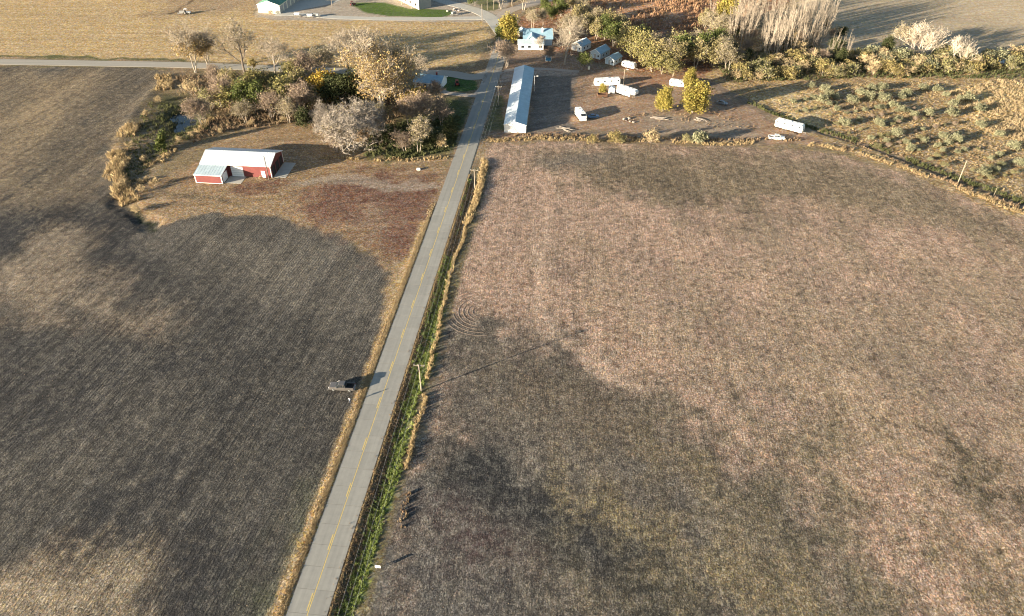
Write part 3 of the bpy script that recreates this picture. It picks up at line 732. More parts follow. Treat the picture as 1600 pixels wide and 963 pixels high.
make_kind('orange', 'orange_leaved_tree', BK_DARK, TW_BRN, leaf_m('amber_leaves', (.40,.25,.04), (.50,.36,.08)), 8, (95,), per=12, rad=.55, size=.40, stems=2, lean=.2, spread=.7, first=.15, kids=(6,5,3), depth=3, r0=.017, up=.1)
make_kind('shrub_yellow', 'shrub', BK_GREY, TW_BRN, leaf_m('shrub_yellow_leaves', (.23,.19,.075), (.37,.30,.13)), 4, (101, 102, 103), per=9, rad=.36, size=.30, stems=4, lean=.4, spread=.7, first=.1, kids=(4,3), depth=2, r0=.012, up=.1)
make_kind('shrub_olive', 'shrub', BK_GREY, TW_GREY, leaf_m('shrub_olive_leaves', (.17,.17,.07), (.32,.28,.14)), 4, (104, 105, 106), twn=2, twL=.5, per=8, rad=.36, size=.30, stems=4, lean=.4, spread=.7, first=.1, kids=(4,3), depth=2, r0=.012, up=.1)
make_kind('shrub_silver', 'silver_leaved_shrub', BK_GREY, TW_GREY, L_SIL, 3, (107, 108, 109, 110), per=13, rad=.34, size=.30, zmin=.15, stems=4, lean=.45, spread=.7, first=.08, kids=(4,3), depth=2, r0=.012, up=.12)
make_kind('shrub_tan', 'shrub', BK_GREY, TW_GOLD, L_TAN, 3, (111, 112, 113), twn=6, twL=.6, tww=.035, per=2, rad=.34, size=.26, stems=4, lean=.4, spread=.7, first=.08, kids=(4,3), depth=2, r0=.012, up=.12)
make_kind('evergreen', 'evergreen_shrub', BK_DARK, TW_BRN, L_GRN, 4, (114,), per=14, rad=.22, size=.26, stems=1, spread=1.1, first=.05, kids=(14,5), depth=2, r0=.014, up=0, wid=.7, shrink=.36)

# grass and weeds (nobody could count these) ----------------------------------
def tufts(name, pts, hgt, wdt, mat, n=6, seed=1, lean=.35, bw=.06):
    """pts: list of (x,y,scale): bundles of blades built as one mesh"""
    rng = np.random.RandomState(seed); P = np.array(pts, float); K = len(P)
    if K == 0: return
    z = np.array([zat(a, b_) for a, b_ in P[:, :2]])
    ang = rng.rand(K, n)*6.28; rad = rng.rand(K, n)*wdt*P[:, 2:3]
    bx = P[:, 0:1] + np.cos(ang)*rad; by = P[:, 1:2] + np.sin(ang)*rad
    h = hgt*P[:, 2:3]*(.6+.7*rng.rand(K, n)); la = rng.rand(K, n)*6.28; ll = h*lean*(rng.rand(K, n)+.2)
    wa = rng.rand(K, n)*3.14; w = bw*(.6+.8*rng.rand(K, n))
    dx, dy = np.cos(wa)*w, np.sin(wa)*w
    v0 = np.stack([bx-dx, by-dy, np.repeat(z[:, None], n, 1)-.05], -1); v1 = np.stack([bx+dx, by+dy, np.repeat(z[:, None], n, 1)-.05], -1)
    mx_, my_ = bx+np.cos(la)*ll*.4, by+np.sin(la)*ll*.4
    v2 = np.stack([mx_+dx*.8, my_+dy*.8, z[:, None]+h*.65], -1); v4 = np.stack([mx_-dx*.8, my_-dy*.8, z[:, None]+h*.65], -1)
    v3 = np.stack([bx+np.cos(la)*ll, by+np.sin(la)*ll, z[:, None]+h], -1)
    A = np.stack([v0, v1, v2, v3, v4], 2).reshape(-1, 3); M = K*n
    me = bpy.data.meshes.new(name); me.vertices.add(M*5); me.vertices.foreach_set('co', A.reshape(-1).astype(np.float32))
    b0 = (np.arange(M)*5)[:, None]
    li = np.concatenate([b0+0, b0+1, b0+2, b0+3, b0+4], 1)
    me.loops.add(M*5); me.loops.foreach_set('vertex_index', li.reshape(-1).astype(np.int32))
    me.polygons.add(M); me.polygons.foreach_set('loop_start', np.arange(0, M*5, 5, dtype=np.int32)); me.update(calc_edges=True)
    me.materials.append(mat); o = bpy.data.objects.new(name, me); col.objects.link(o)
    return tag(o, kind='stuff')
G_TAN = simple('dry_grass_blades', (.36,.265,.15), .9, scale=.25, var=.2, c2=(.50,.39,.22), island=.22, trans=.2, spec=.1)
G_GOLD = simple('golden_grass_blades', (.36,.27,.15), .9, scale=.25, var=.2, c2=(.54,.43,.27), island=.2, trans=.2, spec=.1)
G_GRN = simple('green_weed_blades', (.14,.20,.055), .8, scale=.8, var=.2, c2=(.32,.37,.12), island=.3, trans=.35, spec=.15)
G_BRN = simple('brown_brush_blades', (.18,.125,.08), .9, scale=.25, var=.2, c2=(.32,.235,.15), island=.3, trans=.1, spec=.1)
G_DK = simple('dull_green_blades', (.06,.075,.03), .9, scale=.25, var=.2, c2=(.13,.13,.06), island=.3, trans=.15, spec=.1)
def along(pts, width, dens, seed, s0=.7, s1=1.3, wob=1.0, world=False, gap=.0):
    rng = random.Random(seed); P = [p if world else at(*p) for p in pts]; out = []
    for i in range(len(P)-1):
        a, b_ = Vector(P[i]), Vector(P[i+1]); Ln = (b_-a).length; n = int(Ln*width*dens); d = (b_-a)/max(Ln, .01); nr = Vector((-d.y, d.x))
        for _ in range(n):
            t = rng.random(); p = a.lerp(b_, t)
            if gap and vnoise(p.x, p.y, 7, seed) < gap: continue
            w_ = (float(vnoise(p.x, p.y, 5, 60+seed))-.5)*wob
            p = p + nr*((rng.random()-.5)*width + w_)
            out.append((p.x, p.y, s0+(s1-s0)*rng.random()))
    return out
def inside(pts, dens, seed, s0=.6, s1=1.3, thr=0, sc=6):
    P = px_poly(pts); rng = np.random.RandomState(seed); mn, mx_ = P.min(0), P.max(0); n = int((mx_[0]-mn[0])*(mx_[1]-mn[1])*dens)
    X = mn[0]+rng.rand(n)*(mx_[0]-mn[0]); Y = mn[1]+rng.rand(n)*(mx_[1]-mn[1])
    k = (sdist(X, Y, P) > 0) & (fbm(X, Y, sc, seed, 3) > thr)
    return [(x, y, s0+(s1-s0)*r_) for x, y, r_ in zip(X[k], Y[k], rng.rand(k.sum()))]
# left verge, tan, thick
lv = []
rng = random.Random(5)
for i in range(9500):
    Y = 60+rng.random()*150; o_ = -(ROADW/2+.45+abs(rng.gauss(0,.65)))
    if Y > 190 and rng.random() < (Y-190)/25: continue
    if o_ < -5.9: continue
    x, y = rd(Y, o_); lv.append((x, y, .6+.7*rng.random()))
tufts('verge_grass', lv, .20, .16, G_GOLD, 6, 1, 1.2, .035)
lv = []
for i in range(2500):
    Y = 60+rng.random()*170; x, y = rd(Y, ROADW/2+.25+abs(rng.gauss(0,.22))); lv.append((x, y, .5+.6*rng.random()))
tufts('verge_grass', lv, .30, .12, G_TAN, 5, 2, .7, .035)
# ditch: brown brush, a green weed row, a row of tall tan grass
dk = []
for i in range(6000):
    Y = 60+rng.random()*165; x, y = rd(Y, 5.2+rng.gauss(0,.8)); dk.append((x, y, .5+.6*rng.random()))
tufts('ditch_brush', dk, .35, .2, G_BRN, 5, 3, .6, .04)
gw = [(520,1000),(548,940),(566,880),(586,820),(606,760),(622,700),(640,640),(652,590),(664,540),(678,490),(690,450),(702,400)]
tufts('green_weeds', along(gw, 3.1, 6.5, 8, .3, 1.0, 1.2, gap=.10) + along([(625,700),(640,640),(650,600),(660,540)], 3.2, 1.8, 9, .5, 1.1, 1.0, gap=.3) + along([(702,400),(716,350),(726,310),(733,280)], .9, 3.0, 9, .4, .9, .8, gap=.35), .50, .40, G_GRN, 9, 4, .8, .06)
tg = [(636,735),(645,700),(655,660),(663,620),(672,580),(682,530),(692,480),(704,430),(716,390),(730,350),(744,310),(752,280),(756,250)]
tufts('tall_grass', along(tg, 1.0, 8, 10, .35, 1.1, 1.1, gap=.14) + along([(730,350),(745,310),(753,280),(757,250)], 2.4, 4, 11, .7, 1.3, 1.4), .95, .28, G_TAN, 9, 5, .55, .035)
tufts('tall_grass', along([(636,770),(634,800),(630,825)], 1.6, 3, 12, .5, .9, 1.5, gap=.3), .7, .3, G_BRN, 7, 6, .4, .06)
# field margin at the top of the stubble field
fm = [(760,221),(830,216),(900,218),(1000,221),(1100,224),(1200,224),(1280,228),(1360,246),(1430,270),(1500,296),(1600,334),(1700,380)]
tufts('tall_grass', along(fm, 2.6, 3.2, 13, .4, 1.1, 2.0, gap=.33), .8, .4, G_TAN, 9, 7, .5, .045)
tufts('brush', along([(x, y-5) for x, y in fm], 1.6, 2.2, 14, .5, 1.2, 2.0, gap=.3), .9, .4, G_BRN, 9, 8, .4, .07)
tufts('brush', along([(1170,160),(1215,180),(1290,206),(1360,226),(1450,260),(1530,290),(1600,316)], 2.6, 2.2, 15, .5, 1.3, 1.5, gap=.2), .8, .4, G_DK, 9, 9, .5, .07)
# round the pond and along the gully
tufts('tall_grass', along([(262,118),(250,150),(225,175),(205,205),(190,240),(185,275),(190,300),(200,318)], 6.0, 1.5, 16, .7, 1.5, 4.0, gap=.42), 1.1, .55, G_TAN, 12, 10, .6, .05)
tufts('tall_grass', along([(330,185),(300,212),(262,240),(230,265),(205,300)], 3.4, 1.3, 17, .6, 1.3, 3.0, gap=.4), .9, .55, G_TAN, 12, 11, .6, .05)
tufts('brush', inside([(235,160),(330,170),(330,200),(250,240),(205,290),(185,270),(205,210)], .55, 18, .6, 1.3), .8, .6, G_DK, 9, 12, .5, .06)
tufts('brush', inside([(330,185),(470,175),(560,190),(560,215),(470,190),(360,205),(300,225)], .7, 19, .5, 1.2), 1.1, .5, G_BRN, 9, 13, .5, .08)
tufts('brush', inside([(580,200),(720,180),(712,235),(640,248),(570,246)], .8, 20, .5, 1.2), 1.0, .5, G_DK, 9, 14, .5, .08)
tufts('tall_grass', along([(500,246),(560,250),(640,250),(700,246)], 1.8, 1.8, 21, .5, 1.1, 2.0, gap=.2), .8, .4, G_TAN, 8, 15, .5, .07)
tufts('tall_grass', inside([(270,118),(340,120),(560,128),(640,150),(600,240),(500,185),(340,190)], .35, 22, .5, 1.2), 1.2, .6, G_BRN, 9, 16, .5, .09)
# scrub land tussocks, golden patch, marsh
tufts('tall_grass', inside([(1180,150),(1300,130),(1600,125),(1900,150),(1900,420),(1600,312),(1450,256),(1290,202)], .30, 23, .4, 1.1, .40, 12), .5, .5, G_TAN, 9, 17, .7, .045)
tufts('golden_grass', inside([(1480,145),(1560,125),(1760,140),(1760,300),(1640,240),(1540,205),(1505,170)], 1.3, 24, .6, 1.2, .40, 5), .8, .5, G_GOLD, 9, 18, .6, .045)
_r = random.Random(31)
for i in range(11):
    for k in range(12):
        x = 1215+i*14+k*26+_r.gauss(0,3); y = 166+k*11-i*2.6+_r.gauss(0,1.5)
        if x > 1640 or y > 206+(x-1290)*.335 or _r.random() < .30 or (x > 1490 and y < 235 and x-1490 > (y-170)*.3): continue
        plant(_r.choice(['shrub_olive', 'shrub_silver', 'brownbush']), x, y, .9+_r.random()*1.0, 'low young shrub in the %s diagonal row of the plantation' % ['back','second','third','fourth','fifth','sixth','seventh','eighth','ninth','tenth','front'][i], cat='shrub', group='low young shrubs in the plantation rows', wid=1.2)
for i in range(9):      # low brush rows between the planted shrubs
    off = i*15
    tufts('brush', along([(1210+off*1.6, 172-off*.28),(1330+off*1.9, 222+off*.02),(1480+off*1.6, 284-off*.1)], .9, 1.2, 30+i, .4, 1.0, 1.0, gap=.38), .7, .35, G_BRN, 9, 30+i, .4, .045)
tufts('marsh_reeds', inside([(860,-30),(1240,-30),(1130,70),(1080,75),(960,45),(880,20)], .32, 25, .6, 1.3, .42, 10), 1.3, .7, simple('russet_reeds', (.24,.13,.075), .9, scale=.2, c2=(.42,.27,.16), island=.25, trans=.15), 9, 19, .4, .09)
tufts('brush', inside([(1240,60),(1300,90),(1560,104),(1700,106),(1700,125),(1350,122),(1140,130),(1120,105)], .5, 26, .5, 1.2), 1.2, .6, G_DK, 9, 20, .5, .09)
tufts('brush', inside([(960,172),(1100,172),(1170,186),(1180,200),(1000,200)], .35, 27, .3, .9, .5, 4), .6, .4, G_BRN, 7, 21, .5, .07)
tufts('tall_grass', along([(752,130),(770,108),(790,112)], 2.2, 1.2, 28, .4, .9), .5, .3, G_BRN, 7, 22)

def chips(name, n, mat, seed, hmin, hmax, wmin, wmax, want):
    rng = np.random.RandomState(seed); X = -200+rng.rand(n)*420; Y = 66+rng.rand(n)*190
    infr = np.abs(X) < (Y*1.05+70)*.80
    i = np.clip(np.searchsorted(gx, X)-1, 0, nX-2); j = np.clip(np.searchsorted(gy, Y)-1, 0, nY-2)
    reg = region[j, i]; cv = cover[j, i]; d_ = np.maximum(SD['plowed'], SD['stubble'])[j, i]
    k = infr & np.isin(reg, ['plowed', 'stubble']) & (d_ > 1.5) & (rng.rand(n) < want(cv, reg)) & (fbm(X, Y, 4, seed, 3) > .36)
    X, Y, z = X[k], Y[k], Z[j, i][k]; m_ = len(X); a = rng.rand(m_)*6.28; w = wmin+(wmax-wmin)*rng.rand(m_)**2; h = hmin+(hmax-hmin)*rng.rand(m_)**2
    vs = []
    for q in range(3):
        aa = a+q*2.09+rng.rand(m_)*.6; ww = w*(.6+.6*rng.rand(m_)); vs.append(np.stack([X+np.cos(aa)*ww, Y+np.sin(aa)*ww, z-.03], -1))
    vs.append(np.stack([X+(rng.rand(m_)-.5)*w, Y+(rng.rand(m_)-.5)*w, z+h], -1))
    A = np.stack(vs, 1).reshape(-1, 3); me = bpy.data.meshes.new(name); me.vertices.add(m_*4); me.vertices.foreach_set('co', A.reshape(-1).astype(np.float32))
    b0 = (np.arange(m_)*4)[:, None]; li = np.concatenate([b0+0,b0+1,b0+3,b0+1,b0+2,b0+3,b0+2,b0+0,b0+3], 1).reshape(-1)
    me.loops.add(m_*9); me.loops.foreach_set('vertex_index', li.astype(np.int32)); me.polygons.add(m_*3); me.polygons.foreach_set('loop_start', np.arange(0, m_*9, 3, dtype=np.int32)); me.update(calc_edges=True)
    me.materials.append(mat); o = bpy.data.objects.new(name, me); col.objects.link(o); tag(o, kind='stuff'); return m_
chips('crop_residue', 260000, simple('residue_chips', (.19,.145,.105), .95, scale=.4, var=.2, c2=(.30,.235,.175), island=.35, spec=.1), 5, .03, .13, .06, .20, lambda c, r: np.clip(c*1.1-.15, .04, .8))
chips('soil_clods', 200000, simple('soil_clods', (.035,.032,.031), .95, scale=.4, var=.2, c2=(.075,.066,.058), island=.3, spec=.1), 6, .04, .13, .08, .22, lambda c, r: np.where(r == 'plowed', .5, .30))

ac_x, ac_y = at(752, 487); mb = MB()
for k in range(7):
    rad_ = 2.2+k*1.25; prev = None
    for i in range(25):
        a = R(95+i*(150+k*6)/24); pr = [(ac_x+math.cos(a)*q, ac_y+math.sin(a)*q) for q in (rad_-.16, rad_, rad_+.16)]
        cur = [(pr[0][0], pr[0][1], zat(*pr[0])-.02), (pr[1][0], pr[1][1], zat(*pr[1])+.07), (pr[2][0], pr[2][1], zat(*pr[2])-.02)]
        if prev and pr[1][0] > rd(pr[1][1], 11.5)[0]: mb.add(prev+cur, [(0,1,4,3),(1,2,5,4)])
        prev = cur
tag(mb.build('furrow_ridges', simple('turned_soil', (.13,.10,.078), .95, scale=2)), kind='stuff')

# individual trees -------------------------------------------------------------
def T(key, x, yb, yt, label, **k): return plant(key, x, yb, tall(x, yb, yt) if yt is not None else k.pop('h'), label, **k)
gA = 'tall bare trees along the side road'
T('bareorange', 306, 114, 26, 'tall bare tree with hanging orange leaves, leftmost tree beside the side road', var=0)
T('bareorange', 327, 106, 34, 'slimmer bare tree with orange lower leaves, second tree from the left beside the side road', var=1)
T('baredark', 382, 113, 26, 'tall bare tree with dark forked trunk beside the side road, above the bright green shrub', var=0)
T('bare', 430, 116, 58, 'spreading pale bare tree beside the side road, right of the dark forked tree', var=1, wid=1.15)
T('shrub_yellow', 396, 108, 92, 'bright yellow green shrub at the foot of the dark forked bare tree', cat='shrub')
T('belt_yellow', 372, 172, 128, 'yellow olive tree at the left end of the grove behind the red barn', var=0)
T('belt_green', 398, 176, 124, 'green tree in the grove behind the red barn, second leafy tree from the left', var=0)
T('belt_yellow', 412, 150, 110, 'olive yellow tree in the middle of the grove, between two green trees', var=1)
T('belt_yellow', 438, 172, 124, 'yellow green tree in the grove directly above the right part of the red barn roof', var=1)
T('brownbush', 424, 186, 142, 'tan half bare tree in front of the green trees of the grove', var=0)
T('brownbush', 348, 168, 120, 'tan bare tree between the pond and the yellow olive tree', var=1)
T('brownbush', 318, 196, 152, 'pale tan bare bush overhanging the right bank of the pond', var=2, cat='shrub')
T('shrub_tan', 302, 150, 126, 'small tan bush above the pond', cat='shrub')
T('brownbush', 470, 180, 128, 'grey brown bare bush between the green grove and the big grey bare tree', var=0, cat='shrub')
T('orange', 505, 158, 114, 'orange amber tree at the edge of the dark trees in the grove')
T('darkleaf', 530, 166, 118, 'dark green tree behind the big grey bare tree, next to the orange one', var=0)
T('darkleaf', 562, 160, 108, 'dark green tree left of the cottonwood trunks', var=1)
T('brownbush', 480, 130, 84, 'yellowish brown bare tree above the orange tree, near the side road', var=1)
T('belt_tan', 505, 118, 74, 'pale leafless tree on the side road left of the tall cottonwoods', var=0)
T('belt_yellow', 455, 130, 96, 'small olive tree between the side road and the grove', var=2)
T('bare', 545, 112, 46, 'wide pale bare tree behind and left of the yellow cottonwood', var=0, wid=1.25)
T('bare', 585, 106, 40, 'pale bare tree directly behind the yellow cottonwood', var=2, wid=1.2)
T('cotton', 597, 168, 50, 'largest cottonwood, pale trunks and golden leaves hanging below bare top branches', var=0, wid=.95)
T('cotton', 622, 160, 62, 'cottonwood with leaning white trunks just left of the metal roofed house', var=1, wid=.85)
T('bare', 655, 128, 84, 'smaller grey bare tree beside the metal roofed house', var=1)
T('greybush', 540, 232, 152, 'big grey bare tree with dense twigs at the edge of the barn yard', var=0, wid=1.05)
T('greybush', 508, 196, 160, 'smaller grey bare tree at the left shoulder of the big grey one', var=1)
T('brownbush', 526, 238, 205, 'orange brown shrub at the foot of the big grey bare tree', cat='shrub', var=2)
T('brownbush', 585, 212, 170, 'tan bare tree at the right shoulder of the big grey one', var=2)
T('brownbush', 640, 196, 150, 'brown bare tree below the metal roofed house, left one of three', var=0)
T('brownbush', 663, 200, 148, 'brown bare tree below the metal roofed house, middle one of three', var=1)
T('brownbush', 690, 196, 156, 'brown bare tree below the metal roofed house, right one of three, nearest the road', var=2)
T('belt_tan', 655, 238, 186, 'tan tree with withered leaves between the grove and the road', var=1)
T('brownbush', 632, 236, 204, 'low tan bush left of the withered tan tree by the road', cat='shrub', var=0)
T('shrub_tan', 690, 232, 212, 'low tan bush right of the withered tan tree by the road', cat='shrub')
T('darkleaf', 705, 214, 186, 'dark green bush on the left bank of the road below the driveways', cat='shrub', var=0)
T('darkleaf', 612, 224, 196, 'dark green bush between the big grey tree and the withered tan tree', cat='shrub', var=1)
T('darkleaf', 672, 232, 212, 'dark green bush nearest the road at the foot of the withered tan tree', cat='shrub', var=0)
T('shrub_tan', 676, 134, 120, 'small bare bush against the right end of the metal roofed house', cat='shrub')
T('evergreen', 252, 236, 206, 'small dark evergreen on the gully bank below the pond', cat='shrub')
for i, (x, yb, yt) in enumerate(((262,140,116),(248,160,138),(228,182,160),(214,206,184),(204,232,208),(196,262,236),(192,292,264),(226,250,228),(243,290,262),(222,300,276),(280,222,200),(300,214,194),(345,208,190),(392,196,178),(445,190,172),(212,330,300))):
    plant('shrub_tan', x, yb, tall(x, yb, yt)*.42, 'tan brush clump on the overgrown bank %s' % ('above the pond' if yb < 165 else 'beside the pond' if yb < 225 else 'of the gully below the pond'), cat='shrub', group='tan brush clumps round the pond and gully', wid=1.2)
for x, yb, yt, k_, l_ in ((360,150,108,'belt_olive','olive tree at the upper left of the grove, above the yellow olive tree'),(384,192,158,'belt_tan','low tan tree at the lower left edge of the grove'),
        (452,192,150,'belt_tan','tan tree at the lower edge of the grove above the right end of the barn'),(480,200,168,'darkleaf','dark green bush between the olive trees and the big grey bare tree'),
        (470,150,110,'belt_olive','olive tree behind the grey brown bush in the middle of the grove'),(340,140,104,'brownbush','brown bare tree at the top left of the grove near the side road'),
        (575,138,96,'darkleaf','dark tree between the side road and the cottonwood trunks'),(440,140,112,'belt_yellow','yellowish tree in the back row of the grove'),(492,172,140,'belt_yellow','yellow olive bush left of the dark green tree'),
        (600,200,164,'belt_olive','olive bush at the foot of the largest cottonwood'),(648,176,140,'orange','orange brown tree below the metal roofed house'),(330,172,140,'shrub_olive','olive bush above the pond')):
    T(k_, x, yb, yt, l_)
# farm yard at the top
T('bare', 519, 9, -14, 'small pale bare tree beside the farm lane, right of the green roofed shed', var=0)
T('bare', 644, 14, -20, 'pale bare tree against the wall of the grey farm building', var=1)
T('bare', 628, 8, -25, 'pale bare tree left of the one against the grey farm building', var=2)
T('belt_green', 742, 10, -14, 'small green tree in the corner of the farm lanes', var=0)
for i, x in enumerate((488, 500, 540, 560)): plant('darkleaf', x, -8, 9, 'dark green tree at the top edge behind the farm lane', group='dark trees at the top edge behind the farm lane', var=i)
for x, yb, yt, n_ in ((783,14,-26,'left'),(800,10,-30,'middle'),(818,16,-22,'right')):
    T('belt_tan', x, yb, yt, 'pale tan tree above the bright yellow tree, %s one of three' % n_)
# right side, by the houses
T('bare', 845, 80, 56, 'bare tree partly hiding the right end of the white house', var=0)
T('brownbush', 664, 156, 130, 'bare brown tree in front of the metal roofed house, left one', var=0)
T('brownbush', 683, 154, 128, 'bare brown tree in front of the metal roofed house, right one', var=2)
T('yellow', 795, 66, 22, 'bright yellow tree at the road junction, left of the white house', var=0, wid=1.0)
T('belt_green', 780, 66, 40, 'low green and yellow tree hugging the left side of the bright yellow tree', var=1)
T('brownbush', 792, 104, 64, 'small reddish brown bare tree on the road side of the white house', var=1)
T('bare', 882, 101, 32, 'large bare tree with pale forked trunk in front of the sheds', var=2, wid=1.1, )
T('brownbush', 858, 96, 74, 'small bare tree behind the blue trailer', var=2)
T('belt_green', 909, 109, 82, 'green drooping tree in front of the first shed', var=2)
T('yellow', 1036, 174, 136, 'narrow yellow tree, left one of the pair in the camper lot', var=0, wid=.85)
T('yellow', 1081, 176, 127, 'broad yellow tree, right one of the pair in the camper lot', var=1, wid=1.15)
T('belt_yellow', 1052, 120, 94, 'yellow olive tree just behind the white camper at the edge of the belt', var=1)
T('yellow', 1076, 138, 108, 'small yellow tree right of the white camper behind the broad yellow one', var=0)
T('yellow', 942, 146, 131, 'very small yellow tree in front of the long camper', var=1)
for x, yb, yt, k_, l_ in ((925,224,212,'shrub_yellow','yellow green shrub on the field margin below the motorhome'),(961,223,206,'shrub_yellow','taller yellow green shrub on the field margin, second from the left'),
        (972,224,212,'shrub_olive','olive shrub on the field margin beside the taller yellow green one'),(1016,224,202,'shrub_tan','bare tan shrub standing up on the field margin below the brush heap'),
        (1071,222,210,'shrub_olive','small olive shrub on the field margin left of the silvery one'),(1091,224,206,'shrub_silver','silvery shrub on the field margin below the broad yellow tree')):
    T(k_, x, yb, yt, l_, cat='shrub')
# tree belt behind the sheds
belt = [(832,44,14,'t'),(848,40,12,'t'),(862,32,6,'g'),(876,26,-2,'g'),(892,18,-6,'o'),(908,22,-4,'t'),(850,20,-4,'g'),(868,10,-10,'g'),(884,6,-12,'o'),
        (886,58,22,'t'),(902,60,24,'t'),(916,56,20,'o'),(930,64,28,'o'),(944,62,24,'g'),(958,74,36,'g'),(972,70,34,'o'),(984,84,42,'y'),(996,88,46,'y'),
        (1006,100,56,'y'),(1018,98,48,'t'),(1030,106,54,'o'),(1042,104,50,'t'),(1056,108,60,'o'),(1070,100,46,'g'),(1086,106,58,'o'),(1100,98,50,'g'),
        (1112,104,58,'o'),(1126,100,52,'t'),(1136,112,62,'t'),(932,46,10,'t'),(950,50,14,'o'),(968,56,22,'o'),(1018,112,78,'y'),(1034,116,84,'y'),(1000,80,40,'g'),(1062,92,44,'o'),(1092,86,46,'t'),(1116,88,44,'g'),
        (905,40,8,'o'),(920,34,6,'t'),(1110,60,20,'t'),(1130,66,24,'t'),(1098,48,14,'o')]
kk = dict(t='belt_tan', g='belt_green', o='belt_olive', y='belt_yellow')
word = dict(t='pale half bare', g='green', o='olive', y='yellow olive')
for x, yb, yt, k_ in belt:
    plant(kk[k_], x, yb, min(12.5, tall(x, yb, yt)), '%s tree in %s of belt %s' % (word[k_], 'front' if yb > 74 else 'back', 'beyond white house' if x < 880 else 'behind leftmost cabin' if x < 916 else 'behind middle cabin' if x < 948 else 'behind small camper' if x < 1004 else 'behind camper lot' if x < 1066 else 'beside poplars'), group='%s trees in the belt behind the sheds' % word[k_])
T('yellow', 1133, 40, -8, 'yellow tree at the left edge of the tall pale poplars', var=0)
T('belt_tan', 1128, 62, 26, 'tan tree below the yellow one at the left edge of the poplars', var=1)
# poplars
rng = random.Random(99)
pop = [(1112,30),(1122,52),(1118,56),(1126,60)]
for i in range(66):
    t = i/65; x = 1143+t*150+rng.gauss(0,4); lo = 98-22*abs(t-.35); y = lo-rng.random()**.8*(72-30*t); pop.append((x, y))
for x, y in pop:
    plant('poplar', x, y, 16+rng.random()*8 if x > 1140 else 13, 'thin bare poplar in the %s %s of the pale stand' % ('front' if y > 68 else 'back', 'left' if x < 1175 else 'middle' if x < 1212 else 'right' if x < 1255 else 'far right'), group='tall pale bare poplars', wid=1.1)
for i in range(34):
    x = 1135+rng.random()*190; y = 100-rng.random()*55
    plant(rng.choice(['brownbush', 'brownbush', 'shrub_tan', 'darkleaf']), x, y, 3.5+rng.random()*3, 'undergrowth bush among the %s poplar trunks' % ('left' if x < 1185 else 'middle' if x < 1240 else 'right'), cat='shrub', group='undergrowth bushes among the poplars')
for x, y in ((1300,86),(1308,90),(1316,86),(1322,90),(1294,92)):
    plant('poplar', x, y, 10+rng.random()*3, 'short thin pale bare poplar at the right end of the stand', group='short bare poplars at the right end of the stand')
T('dead', 1432, 92, 34, 'bleached many stemmed dead tree, leftmost of the dead trees by the far field', var=0, wid=1.1)
T('dead', 1446, 90, 38, 'bleached dead tree close behind the leftmost one', var=1)
T('deadone', 1484, 104, 56, 'single stemmed bleached dead tree in the middle of the dead trees')
T('dead', 1504, 104, 56, 'bleached dead tree leaning right, rightmost of the dead trees', var=1, rz=.4)
T('belt_tan', 1408, 78, 38, 'orange brown bare tree left of the bleached dead trees', var=0)
T('brownbush', 1422, 80, 44, 'brown bare tree directly left of the bleached dead trees', var=1)
T('darkleaf', 1384, 82, 56, 'dark brown round tree by the far field', var=1)
# yellow and olive shrub belt
sb = []
for i in range(120):
    x = 1146+rng.random()*470; base = 128-(x-1146)*.035
    y = base-rng.random()*34*(1 if x < 1360 else .8)
    if x < 1290 and y < 96: continue
    sb.append((x, y))
sb.sort(key=lambda p: p[1])
nm = dict(shrub_yellow='yellow', shrub_olive='olive', shrub_silver='silvery', shrub_tan='tan')
for x, y in sb:
    k_ = rng.choice(['shrub_yellow', 'shrub_yellow', 'shrub_olive', 'shrub_olive', 'shrub_silver' if x > 1340 else 'shrub_yellow', 'shrub_tan'])
    plant(k_, x, y, 3.2+rng.random()*2.6, '%s shrub in the hedge belt, %s' % (nm[k_], 'far left end below the poplars' if x < 1220 else 'right below the poplars' if x < 1310 else 'left of the dead trees' if x < 1400 else 'below the dead trees' if x < 1500 else 'at its right end'), cat='shrub', group='%s shrubs in the hedge belt' % nm[k_], wid=1.15)
# silvery shrubs of the plantation
sil = [(535,105,2.6),(600,122,3),(620,150,3.4),(590,180,3.6),(655,162,2.4),(740,182,3.4),(780,140,3),(825,162,3.6),(840,118,2.8),(885,118,3.4),(895,172,3.6),(940,202,3),(985,160,2.8),(1010,145,3.2),(985,225,2.8),(1090,118,3),(1160,125,3),(1050,250,2.6),(1120,243,3),
       (1240,200,3.2),(1235,245,3.6),(1320,170,3.4),(1375,222,3.2),(1380,305,3),(665,220,2.2),(695,295,3.2),(775,272,2),(870,290,3),(965,277,2.4),(960,348,3.2),(1195,362,2.8),(1260,375,3.4),(1100,378,2),(1470,350,2.6),(1545,412,3.4),(1570,492,2.8),(1030,418,2.6),(1395,542,3.2),(1190,425,1.8),(910,378,2),(1450,525,2.2),(1280,168,2.4),(1205,150,2.2)]
for i, (cx_, cy_, h) in enumerate(sil):
    x, y = 1100+cx_/3.2, 100+(cy_+14)/3.2
    plant('shrub_silver', x, y, h*.86, 'round silvery green shrub in the %s row of the plantation' % ['back','second','third','fourth','fifth','front'][min(5, int((y-130)/25))], cat='shrub', group='silvery shrubs of the plantation', wid=1.15)

